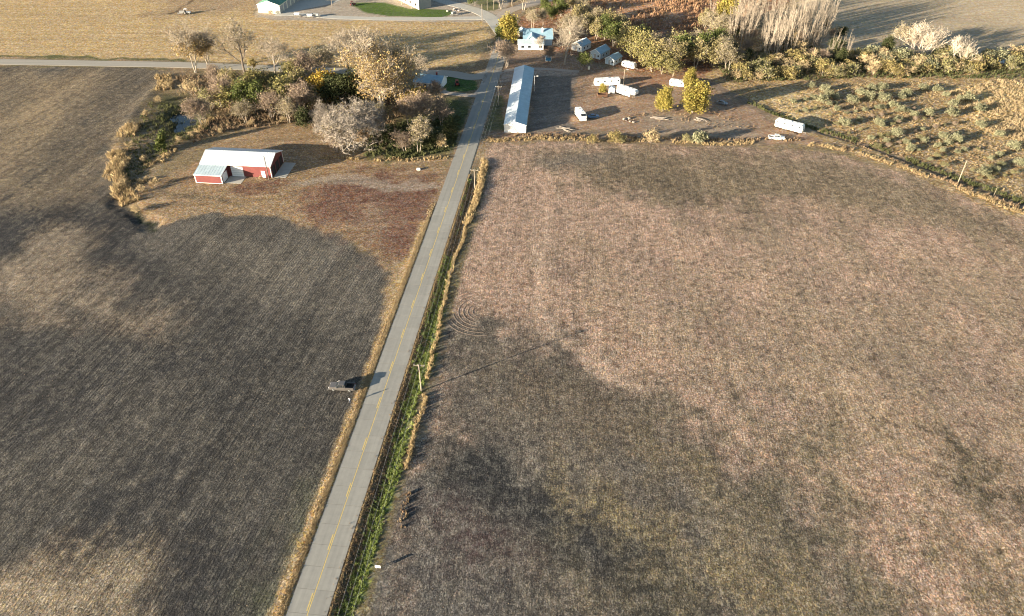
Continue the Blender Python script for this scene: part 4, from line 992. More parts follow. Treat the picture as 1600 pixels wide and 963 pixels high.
# ================================================================== BUILDINGS
M_RED = simple('red_siding', (.145,.040,.038), .6, scale=.8, var=.10)
M_WHT = simple('white_paint', (.78,.77,.74), .5, scale=.8, var=.06)
M_CREAM = simple('cream_siding', (.66,.62,.50), .6, scale=.8, var=.06)
M_GALV = simple('pale_metal_roofing', (.62,.66,.68), .35, .25, scale=.5, var=.06)
M_GALV2 = simple('worn_metal_roofing', (.42,.50,.53), .45, .2, scale=.5, var=.12)
M_BROOF = simple('blue_and_shaded_metal_roofing', (.23,.35,.42), .4, .15, scale=.5, var=.10)  # own blue on some roofs, shade and sky painted in on others
M_GROOF = simple('green_metal_roofing', (.05,.17,.11), .4, .1, scale=.5, var=.10)
M_GREY = simple('grey_siding', (.30,.30,.29), .7, scale=.8, var=.08)
M_LBL = simple('pale_blue_siding', (.42,.50,.55), .6, scale=.8, var=.07)
M_DKI = simple('interior_shade', (.03,.025,.025), .9)
M_GLS = simple('dark_glass', (.02,.025,.03), .12, spec=.6)
M_WOOD = simple('weathered_pole_wood', (.25,.21,.165), .9, scale=2)
M_TYRE = simple('black_rubber', (.025,.025,.025), .85)
M_STL = simple('bare_steel', (.45,.45,.44), .4, .6)
M_CHR = simple('bright_metal', (.7,.7,.7), .25, .8)

def ribs(mb, x0, x1, ya, za, yb, zb, step=.9, h=.035):
    """raised seams running down a roof slope from (ya,za) to (yb,zb)"""
    n = int((x1-x0)/step); s = (x1-x0)/n
    for i in range(n+1):
        x = x0+i*s; x = min(max(x, x0+.02), x1-.02)
        mb.add([(x-.02,ya,za+.002),(x+.02,ya,za+.002),(x+.02,yb,zb+.002),(x-.02,yb,zb+.002),(x-.012,ya,za+h),(x+.012,ya,za+h),(x+.012,yb,zb+h),(x-.012,yb,zb+h)],
               [(4,5,6,7),(0,1,5,4),(1,2,6,5),(2,3,7,6),(3,0,4,7)])
def slope(x0, x1, ya, za, yb, zb, th, mat, parent, name='roof', step=.9):
    mb = MB()
    mb.add([(x0,ya,za-th),(x1,ya,za-th),(x1,yb,zb-th),(x0,yb,zb-th),(x0,ya,za),(x1,ya,za),(x1,yb,zb),(x0,yb,zb)],
           [(0,3,2,1),(4,5,6,7),(0,1,5,4),(1,2,6,5),(2,3,7,6),(3,0,4,7)])
    if step: ribs(mb, x0, x1, ya, za, yb, zb, step)
    return mb.build(name, mat, parent)
def panel(parent, name, mat, x0, x1, z0, z1, y, out=-1, th=.05, label=None, frame=None, kids=None):
    """thin upright piece lying against a wall parallel to x; out=-1 faces -y"""
    mb = MB(); mb.box(x0, x1, min(y, y+out*th), max(y, y+out*th), z0, z1)
    o = mb.build(name, mat, parent)
    if label: o['label'] = label
    if frame:
        f = MB(); w = .09; t2 = th+.03
        ya, yb = min(y, y+out*t2), max(y, y+out*t2)
        f.box(x0-w, x0-.002, ya, yb, z0, z1+w); f.box(x1+.002, x1+w, ya, yb, z0, z1+w); f.box(x0, x1, ya, yb, z1+.002, z1+w)
        f.build('frame', frame, o)
    return o
def panel_x(parent, name, mat, y0, y1, z0, z1, x, out=1, th=.05, frame=None):
    mb = MB(); mb.box(min(x, x+out*th), max(x, x+out*th), y0, y1, z0, z1); o = mb.build(name, mat, parent)
    if frame:
        f = MB(); w = .09; t2 = th+.03; xa, xb = min(x, x+out*t2), max(x, x+out*t2)
        f.box(xa, xb, y0-w, y0-.002, z0, z1+w); f.box(xa, xb, y1+.002, y1+w, z0, z1+w); f.box(xa, xb, y0, y1, z1+.002, z1+w)
        f.build('frame', frame, o)
    return o
def gable(parent, x0, x1, y0, y1, h, hr, wall, roof, trim=None, over=.3, along_x=True, step=.9, th=.1, name='walls'):
    """walls + two roof slopes; ridge runs along x if along_x"""
    mb = MB()
    if along_x:
        ym = (y0+y1)/2; mb.prism([(y0,-.3),(y1,-.3),(y1,h),(ym,hr),(y0,h)], x0, x1)
        w = mb.build(name, wall, parent)
        s = (hr-h)/(ym-y0); e = over
        slope(x0-e, x1+e, y0-e, h-s*e+th+.01, ym, hr+th+.01, th, roof, parent, step=step)
        slope(x0-e, x1+e, y1+e, h-s*e+th+.01, ym+.004, hr+th+.01, th, roof, parent, step=step)
        if trim:
            t = MB(); 
            for x, o in ((x0,-1),(x1,1)):
                xa, xb = sorted((x, x+o*.04))
                t.box(xa, xb, y0+.004, y0+.22, 0, h-.05); t.box(xa, xb, y1-.22, y1-.004, 0, h-.05)
                xe, xf = sorted((x+o*e, x+o*(e+.05)))
                for ya, yb in ((y0-e, ym), (y1+e, ym)):
                    za, zb = h-s*e+th, hr+th
                    t.add([(xe,ya,za-.22),(xf,ya,za-.22),(xf,yb,zb-.22),(xe,yb,zb-.22),(xe,ya,za+.03),(xf,ya,za+.03),(xf,yb,zb+.03),(xe,yb,zb+.03)],
                          [(0,3,2,1),(4,5,6,7),(0,1,5,4),(1,2,6,5),(2,3,7,6),(3,0,4,7)])
            for y, o in ((y0,-1),(y1,1)):
                ya, yb = sorted((y, y+o*.04)); t.box(x0, x0+.22, ya, yb, 0, h-.05); t.box(x1-.22, x1, ya, yb, 0, h-.05)
                ya, yb = sorted((y+o*e, y+o*(e+.05))); t.box(x0-e, x1+e, ya, yb, h-s*e-.1, h-s*e+th+.02)
            t.build('trim', trim, parent)
    return w
# --- red metal barn
b1 = empty('red_barn', (-104.6, 229.8, 0), R(-5.5), 'red metal barn with pale ribbed roof and lower garage wing at its left front corner', 'barn')
gable(b1, 0, 24, 0, 11.6, 4.3, 6.3, M_RED, M_GALV, M_WHT, .25)
mb = MB(); mb.prism([(-5.7,-.3),(-.003,-.3),(-.003,4.0),(-5.7,3.05)], -.1, 9.1); mb.build('wing_walls', M_RED, b1)
slope(-.3, 9.3, -5.95, 3.13, -.27, 4.12, .1, M_GALV2, b1, 'wing_roof')
t = MB()
for x in (-.14, 9.1): t.box(x, x+.04, -5.7, -5.5, 0, 3.0)
t.box(-.14, .12, -5.75, -5.702, 0, 3.02); t.box(8.88, 9.14, -5.75, -5.702, 0, 3.02); t.box(-.3, 9.3, -6.0, -5.952, 2.88, 3.14); t.box(-.1, 9.1, -5.74, -5.702, 0, .12)
t.add([(9.3,-5.95,2.95),(9.35,-5.95,2.95),(9.35,-.3,3.92),(9.3,-.3,3.92),(9.3,-5.95,3.16),(9.35,-5.95,3.16),(9.35,-.3,4.14),(9.3,-.3,4.14)], [(0,3,2,1),(4,5,6,7),(0,1,5,4),(1,2,6,5),(2,3,7,6),(3,0,4,7)])
t.build('trim', M_WHT, b1)
mb = MB(); mb.tube((9.4,-.42,4.22),(24.2,-.42,4.22),.07,n=6); mb.tube((23.9,-.14,0),(23.9,-.14,4.2),.05,n=6); mb.build('gutter', M_WHT, b1)
d = panel(b1, 'overhead_door', M_WHT, 10.3, 14.2, .02, 3.5, 0, -1, .06, frame=M_WHT)
for k in range(1, 5):
    s_ = MB(); s_.box(10.32, 14.18, -.075, -.062, k*.7-.02, k*.7+.02); s_.build('seam', M_GREY, d)
d = panel_x(b1, 'overhead_door', M_WHT, -4.9, -1.5, .02, 2.75, 9.1, 1, .06, frame=M_WHT)
d = panel(b1, 'entry_door', M_WHT, 20.6, 21.7, .02, 2.3, 0, -1, .06, frame=M_WHT)
mb = MB(); mb.box(21.45, 21.52, -.11, -.062, 1.0, 1.1); mb.build('handle', M_STL, d)
for k in range(3):
    y0 = .9+k*3.5
    panel_x(b1, 'bay_shade', M_DKI, y0, y0+2.8, .02, 3.4, 24, 1, .03, frame=M_RED)  # flat dark sheet stands for the shade inside each bay
mb = MB(); mb.box(24.3, 28.5, .3, 11.2, -.1, .05); mb.build('slab', M_CONC2, b1)
mb = MB(); mb.box(9.5, 15.0, -5.0, -.1, -.1, .05); mb.build('slab', M_CONC2, b1)
T('shrub_tan', 408, 281, 275, 'small reddish shrub against the front wall of the red barn by the entry door', cat='shrub')

# --- long white storage building
b2 = empty('storage_building', (-2.9, 262.9, 0), R(-4.2), 'long white storage building with pale metal gable roof beside the road', 'storage building')
def ygable(parent, w, l, h, hr, wall, roof, trim, over=.25, step=.9, roof2=None, y0=0.0, x0=0.0):
    mb = MB(); xm = x0+w/2
    P = [(x0,-.3),(x0+w,-.3),(x0+w,h),(xm,hr),(x0,h)]
    mb.loft([[(x, y0, z) for x, z in P], [(x, y0+l, z) for x, z in P]]); mb.build('walls', wall, parent)
    s = (hr-h)/(w/2); th = .09
    for sg, mt in ((-1, roof), (1, roof2 or roof)):
        xe = xm+sg*(w/2+over); ze = h-s*over+th+.01; zr = hr+th+.01; r_ = MB(); ya, yb = y0-over, y0+l+over; xr = xm+(.003 if sg > 0 else 0)
        r_.add([(xe,ya,ze-th),(xe,yb,ze-th),(xr,yb,zr-th),(xr,ya,zr-th),(xe,ya,ze),(xe,yb,ze),(xr,yb,zr),(xr,ya,zr)], [(0,3,2,1),(4,5,6,7),(0,1,5,4),(1,2,6,5),(2,3,7,6),(3,0,4,7)])
        if step:
            n = int((yb-ya)/step)
            for i in range(n+1):
                y = min(max(ya+i*(yb-ya)/n, ya+.02), yb-.02)
                r_.add([(xe,y-.02,ze+.002),(xe,y+.02,ze+.002),(xr,y+.02,zr+.002),(xr,y-.02,zr+.002),(xe,y-.01,ze+.035),(xe,y+.01,ze+.035),(xr,y+.01,zr+.035),(xr,y-.01,zr+.035)], [(4,5,6,7),(0,1,5,4),(2,3,7,6),(1,2,6,5),(3,0,4,7)])
        r_.build('roof', mt, parent)
    if trim:
        t = MB()
        for x in (x0-.04, x0+w): t.box(x, x+.04, y0+.004, y0+.2, 0, h-.05); t.box(x, x+.04, y0+l-.2, y0+l-.004, 0, h-.05)
        for x in (x0, x0+w-.2): t.box(x, x+.2, y0-.04, y0-.001, 0, h-.05)
        for sg in (-1, 1):
            xe = xm+sg*(w/2+over); ze = h-s*over+th
            t.add([(xe,y0-over-.05,ze-.2),(xe,y0-over-.002,ze-.2),(xm,y0-over-.002,hr+th-.2),(xm,y0-over-.05,hr+th-.2),(xe,y0-over-.05,ze+.03),(xe,y0-over-.002,ze+.03),(xm,y0-over-.002,hr+th+.03),(xm,y0-over-.05,hr+th+.03)], [(0,3,2,1),(4,5,6,7),(0,1,5,4),(1,2,6,5),(2,3,7,6),(3,0,4,7)])
        t.build('trim', trim, parent)
ygable(b2, 8.1, 57.8, 3.1, 4.35, M_WHT, M_GALV, M_WHT, .2, 1.0, roof2=M_BROOF)  # blue grey on the right slope paints in its shade
for k in range(15): panel_x(b2, 'roller_door', M_GREY, 1.0+k*3.75, 3.9+k*3.75, .02, 2.4, 8.1, 1, .05)
# --- green roofed shed
b3 = empty('green_roofed_shed', (-133.1, 408.5, 0), R(-9), 'large cream metal shed with dark green roof and open bays at the top edge', 'shed')
ygable(b3, 12, 34, 4.3, 6.2, M_CREAM, M_GROOF, M_WHT, .3, 1.0)
for k in range(7):
    panel_x(b3, 'bay_door', M_GREY, .8+k*4.7, 4.3+k*4.7, .02, 3.6, 12, 1, .05, frame=M_CREAM)
plant('shrub_tan', 423, 23.5, 2.6, 'round brown bush in front of the green roofed shed', cat='shrub', var=1)
# --- grey farm building at the top edge
cxx, cyy = at(655, 15.5)
b4 = empty('farm_building', (cxx, cyy, 0), R(36), 'tall grey farm building, sunlit side coloured cream, behind the oval lawn at the top edge', 'building')
mb = MB(); mb.prism([(0,-.3),(26,-.3),(26,8),(13,10.5),(0,8)], 0, 7.5); mb.build('walls', M_GREY, b4)
mb = MB(); mb.box(-.05, -.002, .1, 25.9, 0, 7.9); mb.build('sunlit_side', M_CREAM, b4)  # cream sheet puts the sunlit tone into the side wall colour
slope_m = MB(); slope_m.add([(-.3,-.3,8.05),(7.8,-.3,8.05),(7.8,13,10.62),(-.3,13,10.62)], [(0,1,2,3)]); slope_m.add([(-.3,26.3,8.05),(7.8,26.3,8.05),(7.8,13,10.62),(-.3,13,10.62)], [(0,3,2,1)]); slope_m.build('roof', M_GALV2, b4)
for k in range(4):
    d = panel_x(b4, 'window', M_GLS, 2.5+k*5.6, 4.2+k*5.6, 1.2, 2.6, -.05, -1, .03, frame=M_WHT)
# --- house in the trees, left of the road
hx, hy = at(651, 139)
b5 = empty('metal_roofed_house', (hx-1.0, hy+1.0, 0), R(-14), 'small white house, metal roof tinted as shaded, half hidden in trees left of the road', 'house')
gable(b5, 0, 11.5, 0, 8.5, 2.8, 4.6, M_WHT, M_BROOF, M_WHT, .4)  # roof metal coloured blue for shade and reflected sky
for x in (1.2, 4.2, 8.6): panel(b5, 'window', M_GLS, x, x+1.2, 1.0, 2.2, 0, -1, .03, frame=M_WHT)
panel(b5, 'entry_door', M_GREY, 6.6, 7.5, .05, 2.1, 0, -1, .04, frame=M_WHT)
mb = MB(); mb.box(8, 8.6, 5, 5.6, 3.9, 5.6); mb.build('chimney', M_RED, b5)
mb = MB(); mb.box(1, 5, -2.4, -.06, .3, .42); mb.box(1,1.12,-2.4,-2.28,0,.3); mb.box(4.88,5,-2.4,-2.28,0,.3); mb.build('porch', M_WOOD, b5)
# --- white house right of the junction
hx, hy = at(810, 78)
b6 = empty('white_house', (hx, hy, 0), R(0), 'white house with blue grey roofs behind the bright yellow tree', 'house')
gable(b6, 0, 11.6, 0, 5.5, 2.6, 3.9, M_LBL, M_GALV2, M_WHT, .35)
for x in (1.3, 4.4, 9.6): panel(b6, 'window', M_GLS, x, x+1.4, .9, 2.0, 0, -1, .03, frame=M_WHT)
mb = MB(); mb.prism([(5.9,-.3),(16.5,-.3),(16.5,3.2),(11.2,6.2),(5.9,3.2)], 2.5, 16); mb.build('rear_walls', M_LBL, b6)
slope(2.1, 16.4, 5.5, 3.1, 11.2, 6.32, .1, M_BROOF, b6, 'rear_roof'); slope(2.1, 16.4, 16.9, 3.1, 11.204, 6.32, .1, M_BROOF, b6, 'rear_roof')
# cross wing
mb = MB(); mb.loft([[(x, 3.5, z) for x, z in ((4.2,-.3),(8.6,-.3),(8.6,3.4),(6.4,5.2),(4.2,3.4))], [(x, 10.8, z) for x, z in ((4.2,-.3),(8.6,-.3),(8.6,3.4),(6.4,5.2),(4.2,3.4))]]); mb.build('dormer', M_LBL, b6)
for sg in (-1, 1):
    r_ = MB(); xe = 6.4+sg*2.55; r_.add([(xe,3.2,3.2),(xe,10.8,3.2),(6.4,10.8,5.3),(6.4,3.2,5.3)], [(0,1,2,3)] if sg < 0 else [(3,2,1,0)]); r_.build('dormer_roof', M_BROOF, b6)
mb = MB(); mb.box(11, 11.7, 9, 9.7, 5.2, 7.2); mb.build('chimney', M_WHT, b6)
gx_, gy_ = at(812, 58)
b7 = empty('garden_shed', (gx_, gy_, 0), R(10), 'small pale garden shed behind the left end of the white house', 'shed')
ygable(b7, 4, 5, 2.2, 3.1, M_CREAM, M_GALV2, M_WHT, .2)
# --- three cabins
def cabin(px_, py_, yaw, w, l, h, hr, wall, roof, label, roof2=None):
    X, Y = at(px_, py_)
    r_ = empty('cabin', (X, Y, 0), R(yaw), label, 'cabin', 'three gabled cabins in a row at the edge of the tree belt')
    # origin = nearest corner; building extends to local -x (gable width) and +y (length)
    ygable(r_, w, l, h, hr, wall, roof, M_WHT, .3, .8, roof2=roof2, x0=-w)
    panel(r_, 'entry_door', M_GREY, -w*.62, -w*.62+.95, .02, 2.05, 0, -1, .04, frame=M_WHT)
    panel(r_, 'window', M_GLS, -w*.28, -w*.28+.8, 1.0, 1.8, 0, -1, .03, frame=M_WHT)
    for k in range(2): panel_x(r_, 'window', M_GLS, l*.25+k*l*.35, l*.25+k*l*.35+.9, 1.0, 1.8, 0, 1, .03, frame=M_WHT)
    return r_
cabin(908.5, 82, -38, 5.6, 7.6, 2.7, 4.1, M_WHT, M_GALV, 'white cabin with blue grey roof, leftmost of the three cabins', M_BROOF)
cabin(937.5, 93.5, -38, 5.2, 8.0, 2.7, 4.3, M_LBL, M_GALV2, 'cabin with pale blue roof and low porch, middle one of the three cabins', M_BROOF)
cabin(959, 103, -38, 4.6, 6.6, 2.5, 3.7, M_LBL, M_BROOF, 'small pale blue cabin, rightmost of the three beside the small camper', M_BROOF)

# ================================================================== POLES
def pole(x, y, h, label, arm=True, lamp=False, yaw=0.0, r=.17, mat=None, cat='utility pole', group=None, name='utility_pole', xy=None):
    X, Y = xy or at(x, y); z = zat(X, Y)
    root = empty(name, (X, Y, z-.1), yaw, label, cat, group)
    mb = MB(); mb.tube((0,0,0), (0,0,h), r, r*.72, 10); mb.build('post', mat or M_WOOD, root)
    if arm:
        mb = MB(); mb.box(-1.25, 1.25, r*.7, r*.7+.12, h-.55, h-.42); mb.tube((-.8,r,h-.5),(0,r*.8,h-1.2),.02,n=4); mb.tube((.8,r,h-.5),(0,r*.8,h-1.2),.02,n=4)
        a = mb.build('crossarm', M_WOOD, root)
        for q in (-1.15, -.4, .4, 1.15):
            m2 = MB(); m2.tube((q,r*.7+.06,h-.42),(q,r*.7+.06,h-.2),.05,.035,6); m2.build('insulator', M_WHT, a)
    if lamp:
        mb = MB(); mb.tube((0,0,h-.35),(.9,0,h-.1),.04,n=6); a = mb.build('arm', M_STL, root)
        m2 = MB(); m2.loft([[(x_, y_*s, h-.1+z_) for y_, z_ in ((-.16,-.1),(.16,-.1),(.12,.08),(-.12,.08))] for x_, s in ((.8,.7),(1.05,1),(1.5,.8))]); m2.build('lamp_head', M_WHT, root)
    return root
pole(658.5, 611, 8.4, 'wooden utility pole with crossarm standing in the green weeds right of the road, nearest one', yaw=-RANG)
pole(742, 293, 7.2, 'wooden utility pole with crossarm in the tan grass right of the road, second nearest', yaw=-RANG)
pole(779, 165, 8.2, 'wooden utility pole with crossarm between the road and the long storage building', yaw=-RANG)
pole(792, 106, 8.6, 'plain wooden pole in front of the white house below the bright yellow tree', arm=False)
pole(834.8, 144, 7.0, 'pale lamp pole at the right side of the long storage building', arm=False, lamp=True, cat='lamp pole', name='lamp_pole', mat=M_CHR)
pole(974, 133, 6.8, 'lamp pole between the long camper and the fifth wheel trailer', arm=False, lamp=True, cat='lamp pole', name='lamp_pole')
pole(1496, 287.5, 8.6, 'lone wooden pole on the ditch bank at the right edge of the fields', arm=False)
pole(1553, 305, 3.2, 'short post on the ditch bank right of the lone wooden pole', arm=False, cat='post', name='post', r=.08)
pole(414.6+6, 281.5, 8.8, 'thin dark wooden pole in front of the red barn', arm=False, mat=BK_DARK)
pole(753.5, 33, 8.5, 'pole at the upper left corner of the road junction', arm=False)
pole(761.5, 16, 8, 'thin pale pole behind the farm lane, left one of two', arm=False, r=.11)
pole(771.5, 15, 8, 'thin pale pole behind the farm lane, right one of two', arm=False, r=.11)
pole(859.6, 92, 4.4, 'white post standing behind the blue trailer', arm=False, mat=M_WHT, cat='post', name='post', r=.1)
sx, sy = rd(22, 8.5)
pole(0, 0, 8.4, 'wooden utility pole with crossarm beside the road below the frame', yaw=-RANG, xy=(sx, sy))
wire = MB(); pts_ = [(sx, sy, 8.1), (*at(658.5,611), 8.1-.3), (*at(742,293), 6.9), (*at(779,165), 7.9), (*at(753.5,33), 8.3)]
for q in (-1.15, 0, 1.15):
    for a, b_ in zip(pts_[:-1], pts_[1:]):
        a = Vector(a); b_ = Vector(b_); o_ = Vector((q, .15, 0)); prev = None
        for i in range(13):
            t = i/12; p = a.lerp(b_, t)+o_; p.z -= 4*1.3*t*(1-t)
            if prev is not None: wire.tube(prev, p, .014, n=3, cap=False)
            prev = p
tag(wire.build('power_lines', M_STL), 'thin overhead power lines strung between the poles along the road', 'power lines')

# ================================================================== VEHICLES
def wheel(parent, x, y, z, r, w, side):
    mb = MB(); mb.tube((x, y-w/2, z), (x, y+w/2, z), r, n=16); o = mb.build('wheel', M_TYRE, parent)
    m2 = MB(); ys = y+side*w/2; m2.tube((x, ys-side*.02, z), (x, ys+side*.015, z), r*.58, r*.5, 10); m2.build('rim', M_CHR, o); return o
def ring_y(x, pts): return [(x, y, z) for y, z in pts]
def car_mat(n, c, metal=.3): 
    m = simple(n, c, .3, metal, scale=.8, var=.03, spec=.6); return m
def pickup(X, Y, yaw, paint, label, bedmat=None, lower=None):
    """front towards local +x, length 5.8"""
    r_ = empty('pickup_truck', (X, Y, zat(X, Y)), yaw, label, 'pickup truck')
    def sec(x, zb, zt, w, wt): return [(x,-w,zb),(x,-w,zb+(zt-zb)*.55),(x,-wt,zt),(x,wt,zt),(x,w,zb+(zt-zb)*.55),(x,w,zb)]
    mb = MB()
    mb.loft([sec(2.9,.55,.95,.80,.72), sec(2.72,.42,1.12,.95,.86), sec(1.9,.40,1.20,.98,.90), sec(1.2,.40,1.26,1.0,.93), sec(-.95,.40,1.26,1.0,.95)])
    mb.build('body', paint, r_)
    # bed: floor, sides, tailgate
    mb = MB(); mb.box(-2.86,-.955,-.98,-.86,.45,1.25); mb.box(-2.86,-.955,.86,.98,.45,1.25); mb.box(-2.86,-.955,-.858,.858,.55,.66); mb.build('bed', paint, r_)
    mb = MB(); mb.box(-2.84,-.96,-.856,.856,.663,.68); mb.build('bed_liner', M_TYRE, r_)
    mb = MB(); mb.box(-2.93,-2.865,-.95,.95,.5,1.24); mb.build('tailgate', paint, r_)
    mb = MB(); mb.box(-3.05,-2.94,-.9,.9,.45,.62); mb.box(2.86,3.0,-.88,.88,.42,.62); mb.build('bumper', M_CHR, r_)
    # cab
    def cs(x, z, w): return [(x,-w,z),(x,w,z)]
    cab = MB(); B_ = [(1.35,.93),( -.95,.93)]; 
    lo = [(1.35,-.95,1.262),(1.35,.95,1.262),(-.93,.95,1.262),(-.93,-.95,1.262)]; hi = [(.62,-.74,1.84),(.62,.74,1.84),(-.78,.74,1.86),(-.78,-.74,1.86)]
    cab.loft([lo, hi]); cab.build('cab', M_GLS, r_)
    rf = MB(); rf.loft([[(.66,-.77,1.845),(.66,.77,1.845),(-.82,.77,1.865),(-.82,-.77,1.865)], [(.5,-.66,1.91),(.5,.66,1.91),(-.7,.66,1.93),(-.7,-.66,1.93)]]); 
    rf.build('roof', paint, r_)
    pl = MB()
    for s in (-1, 1):
        for (x0, x1) in ((1.35,.64),(-.93,-.80),(.12,.10),(-.5,-.48)):
            a = Vector((x0, s*.955, 1.262)); b_ = Vector((x1, s*.765, 1.85)); pl.tube(a, b_, .05, .045, 4)
        pl.tube((1.35,s*.955,1.27),(-.93,s*.955,1.27),.045,n=4)
    pl.build('pillars', paint, r_)
    for s in (-1, 1):
        h_ = MB(); h_.box(2.78,2.93,s*.66-.14,s*.66+.14,.78,.98); h_.build('headlight', M_WHT, r_)
        h_ = MB(); h_.box(-2.95,-2.932,s*.87-.06,s*.87+.06,.8,1.15); h_.build('tail_light', simple('red_lens', (.35,.02,.02), .3), r_)
        h_ = MB(); h_.box(.95,1.12,s*1.12-.1,s*1.12+.1,1.22,1.42); h_.build('mirror', M_CHR, r_)
        for x in (1.85, -1.9): wheel(r_, x, s*.86, .40, .40, .26, s)
        if lower:
            h_ = MB(); h_.box(-2.84, 2.68, s*.985 if s > 0 else -1.012, 1.012 if s > 0 else -.985, .45, .95) ; 
    return r_
def car(X, Y, yaw, paint, label):
    r_ = empty('parked_car', (X, Y, zat(X, Y)), yaw, label, 'car')
    def sec(x, zb, zt, w, wt): return [(x,-w,zb),(x,-w,zb+(zt-zb)*.6),(x,-wt,zt),(x,wt,zt),(x,w,zb+(zt-zb)*.6),(x,w,zb)]
    mb = MB(); mb.loft([sec(2.2,.4,.62,.7,.6), sec(2.05,.28,.78,.86,.74), sec(1.0,.25,.92,.9,.8), sec(-1.5,.25,.95,.9,.8), sec(-2.1,.3,.9,.86,.72), sec(-2.2,.4,.75,.75,.65)]); mb.build('body', paint, r_)
    mb = MB(); mb.loft([[(1.05,-.78,.92),(1.05,.78,.92),(-1.6,.78,.95),(-1.6,-.78,.95)], [(.35,-.6,1.40),(.35,.6,1.40),(-.95,.6,1.42),(-.95,-.6,1.42)]]); mb.build('windows', M_GLS, r_)
    mb = MB(); mb.loft([[(.38,-.62,1.403),(.38,.62,1.403),(-.98,.62,1.423),(-.98,-.62,1.423)], [(.25,-.52,1.45),(.25,.52,1.45),(-.85,.52,1.46),(-.85,-.52,1.46)]]); mb.build('roof', paint, r_)
    for s in (-1, 1):
        for x in (1.35, -1.35): wheel(r_, x, s*.78, .32, .32, .22, s)
        h_ = MB(); h_.box(2.08,2.19,s*.6-.12,s*.6+.12,.58,.70); h_.build('headlight', M_WHT, r_)
    return r_
M_RV = simple('camper_white', (.76,.75,.71), .4, scale=.7, var=.05)
M_STRIPE = simple('camper_brown_stripe', (.32,.25,.18), .5)
def camper(X, Y, yaw, L_, W, H, label, kind='camper', fifth=False, motor=False, name='camper_trailer', cat='camper'):
    """front towards local +x"""
    r_ = empty(name, (X, Y, zat(X, Y)), yaw, label, cat)
    zb = .55; hl = L_/2; hw_ = W/2
    def cross(x, z0, z1, w): return [(x,-w,z0),(x,-w,z1-.22),(x,-w+.22,z1),(x,w-.22,z1),(x,w,z1-.22),(x,w,z0)]
    mb = MB()
    if fifth:
        mb.loft([cross(-hl,zb+.2,H-.15,hw_-.06), cross(-hl+.2,zb,H,hw_), cross(hl-2.4,zb,H,hw_), cross(hl-2.35,zb+1.2,H,hw_), cross(hl-.5,zb+1.2,H,hw_), cross(hl,zb+1.35,H-.45,hw_-.1)])
    elif motor:
        mb.loft([cross(-hl,zb+.2,H-.12,hw_-.06), cross(-hl+.15,zb,H,hw_), cross(hl-1.8,zb,H,hw_), cross(hl-1.2,zb,H-.05,hw_), cross(hl-.35,zb,H-.9,hw_), cross(hl-.3,zb,1.45,hw_-.05), cross(hl,zb,1.3,hw_-.12)])
    else:
        mb.loft([cross(-hl,zb+.35,H-.35,hw_-.06), cross(-hl+.3,zb,H,hw_), cross(hl-.6,zb,H,hw_), cross(hl-.15,zb+.1,H-.5,hw_-.03), cross(hl,zb+.3,1.6,hw_-.08)])
    mb.build('body', M_RV, r_)
    mb = MB()
    for s in (-1, 1):
        y = s*hw_; ya, yb = sorted((y+s*.002, y+s*.014)); mb.box(-hl+.35, hl-(2.6 if fifth else .8), ya, yb, zb+.35, zb+.55)
    mb.build('stripe', M_STRIPE, r_)
    for s in (-1, 1):
        y = s*hw_
        for x in np.linspace(-hl+.9, hl-(1.2 if not fifth else .9), max(2, int(L_/2.6))):
            ya, yb = sorted((y+s*.002, y+s*.03)); w_ = MB(); w_.box(x-.35, x+.35, ya, yb, H-1.15, H-.6); w_.build('window', M_GLS, r_)
    ya, yb = -hw_-.035, -hw_-.002; dd = MB(); dd.box(.3,.95,ya,yb,zb+.1,zb+1.9) if L_ > 5 else dd.box(.1,.7,ya,yb,zb+.1,zb+1.7); d_ = dd.build('entry_door', M_CREAM, r_)
    hh = MB(); hh.box(.36,.42,ya-.04,ya-.002,zb+.95,zb+1.1); hh.build('handle', M_STL, d_)
    fr = MB(); fr.box(hl+.002 if not (fifth or motor) else -hl-.03, hl+.02 if not (fifth or motor) else -hl-.002, -.6, .6, 1.35 if not (fifth or motor) else 1.5, 1.58 if not (fifth or motor) else 2.1); fr.build('window', M_GLS, r_)
    if motor:
        ws = MB(); ws.loft([[(hl-1.16,-hw_+.25,H-.14),(hl-1.16,hw_-.25,H-.14)], [(hl-.32,-hw_+.2,H-.92),(hl-.32,hw_-.2,H-.92)]], cap=False) ; ws = MB()
        ws.add([(hl-1.10,-hw_+.3,H-.13),(hl-1.10,hw_-.3,H-.13),(hl-.36,hw_-.25,H-.82),(hl-.36,-hw_+.25,H-.82)], [(3,2,1,0)]); ws.build('windscreen', M_GLS, r_)
        for s in (-1, 1):
            q = MB(); q.box(hl-.02,hl+.02,s*.75-.13,s*.75+.13,.85,1.0); q.build('headlight', M_GLS, r_)
    ac = MB(); ac.loft([[(-.45,-.35,H+.002),(.45,-.35,H+.002),(.45,.35,H+.002),(-.45,.35,H+.002)], [(-.35,-.28,H+.28),(.3,-.28,H+.28),(.3,.28,H+.28),(-.35,.28,H+.28)]]); ac.build('air_conditioner', M_WHT, r_)
    for x in (-hl*.5, hl*.45):
        v = MB(); v.box(x-.2,x+.2,-.2,.2,H+.002,H+.12); v.build('roof_vent', M_GREY, r_)
    wx = [-hl*.35, -hl*.35+.85] if not motor else [-hl*.45, hl*.62]
    for x in wx:
        for s in (-1, 1): wheel(r_, x, s*(hw_-.16), .38, .38, .24, s)
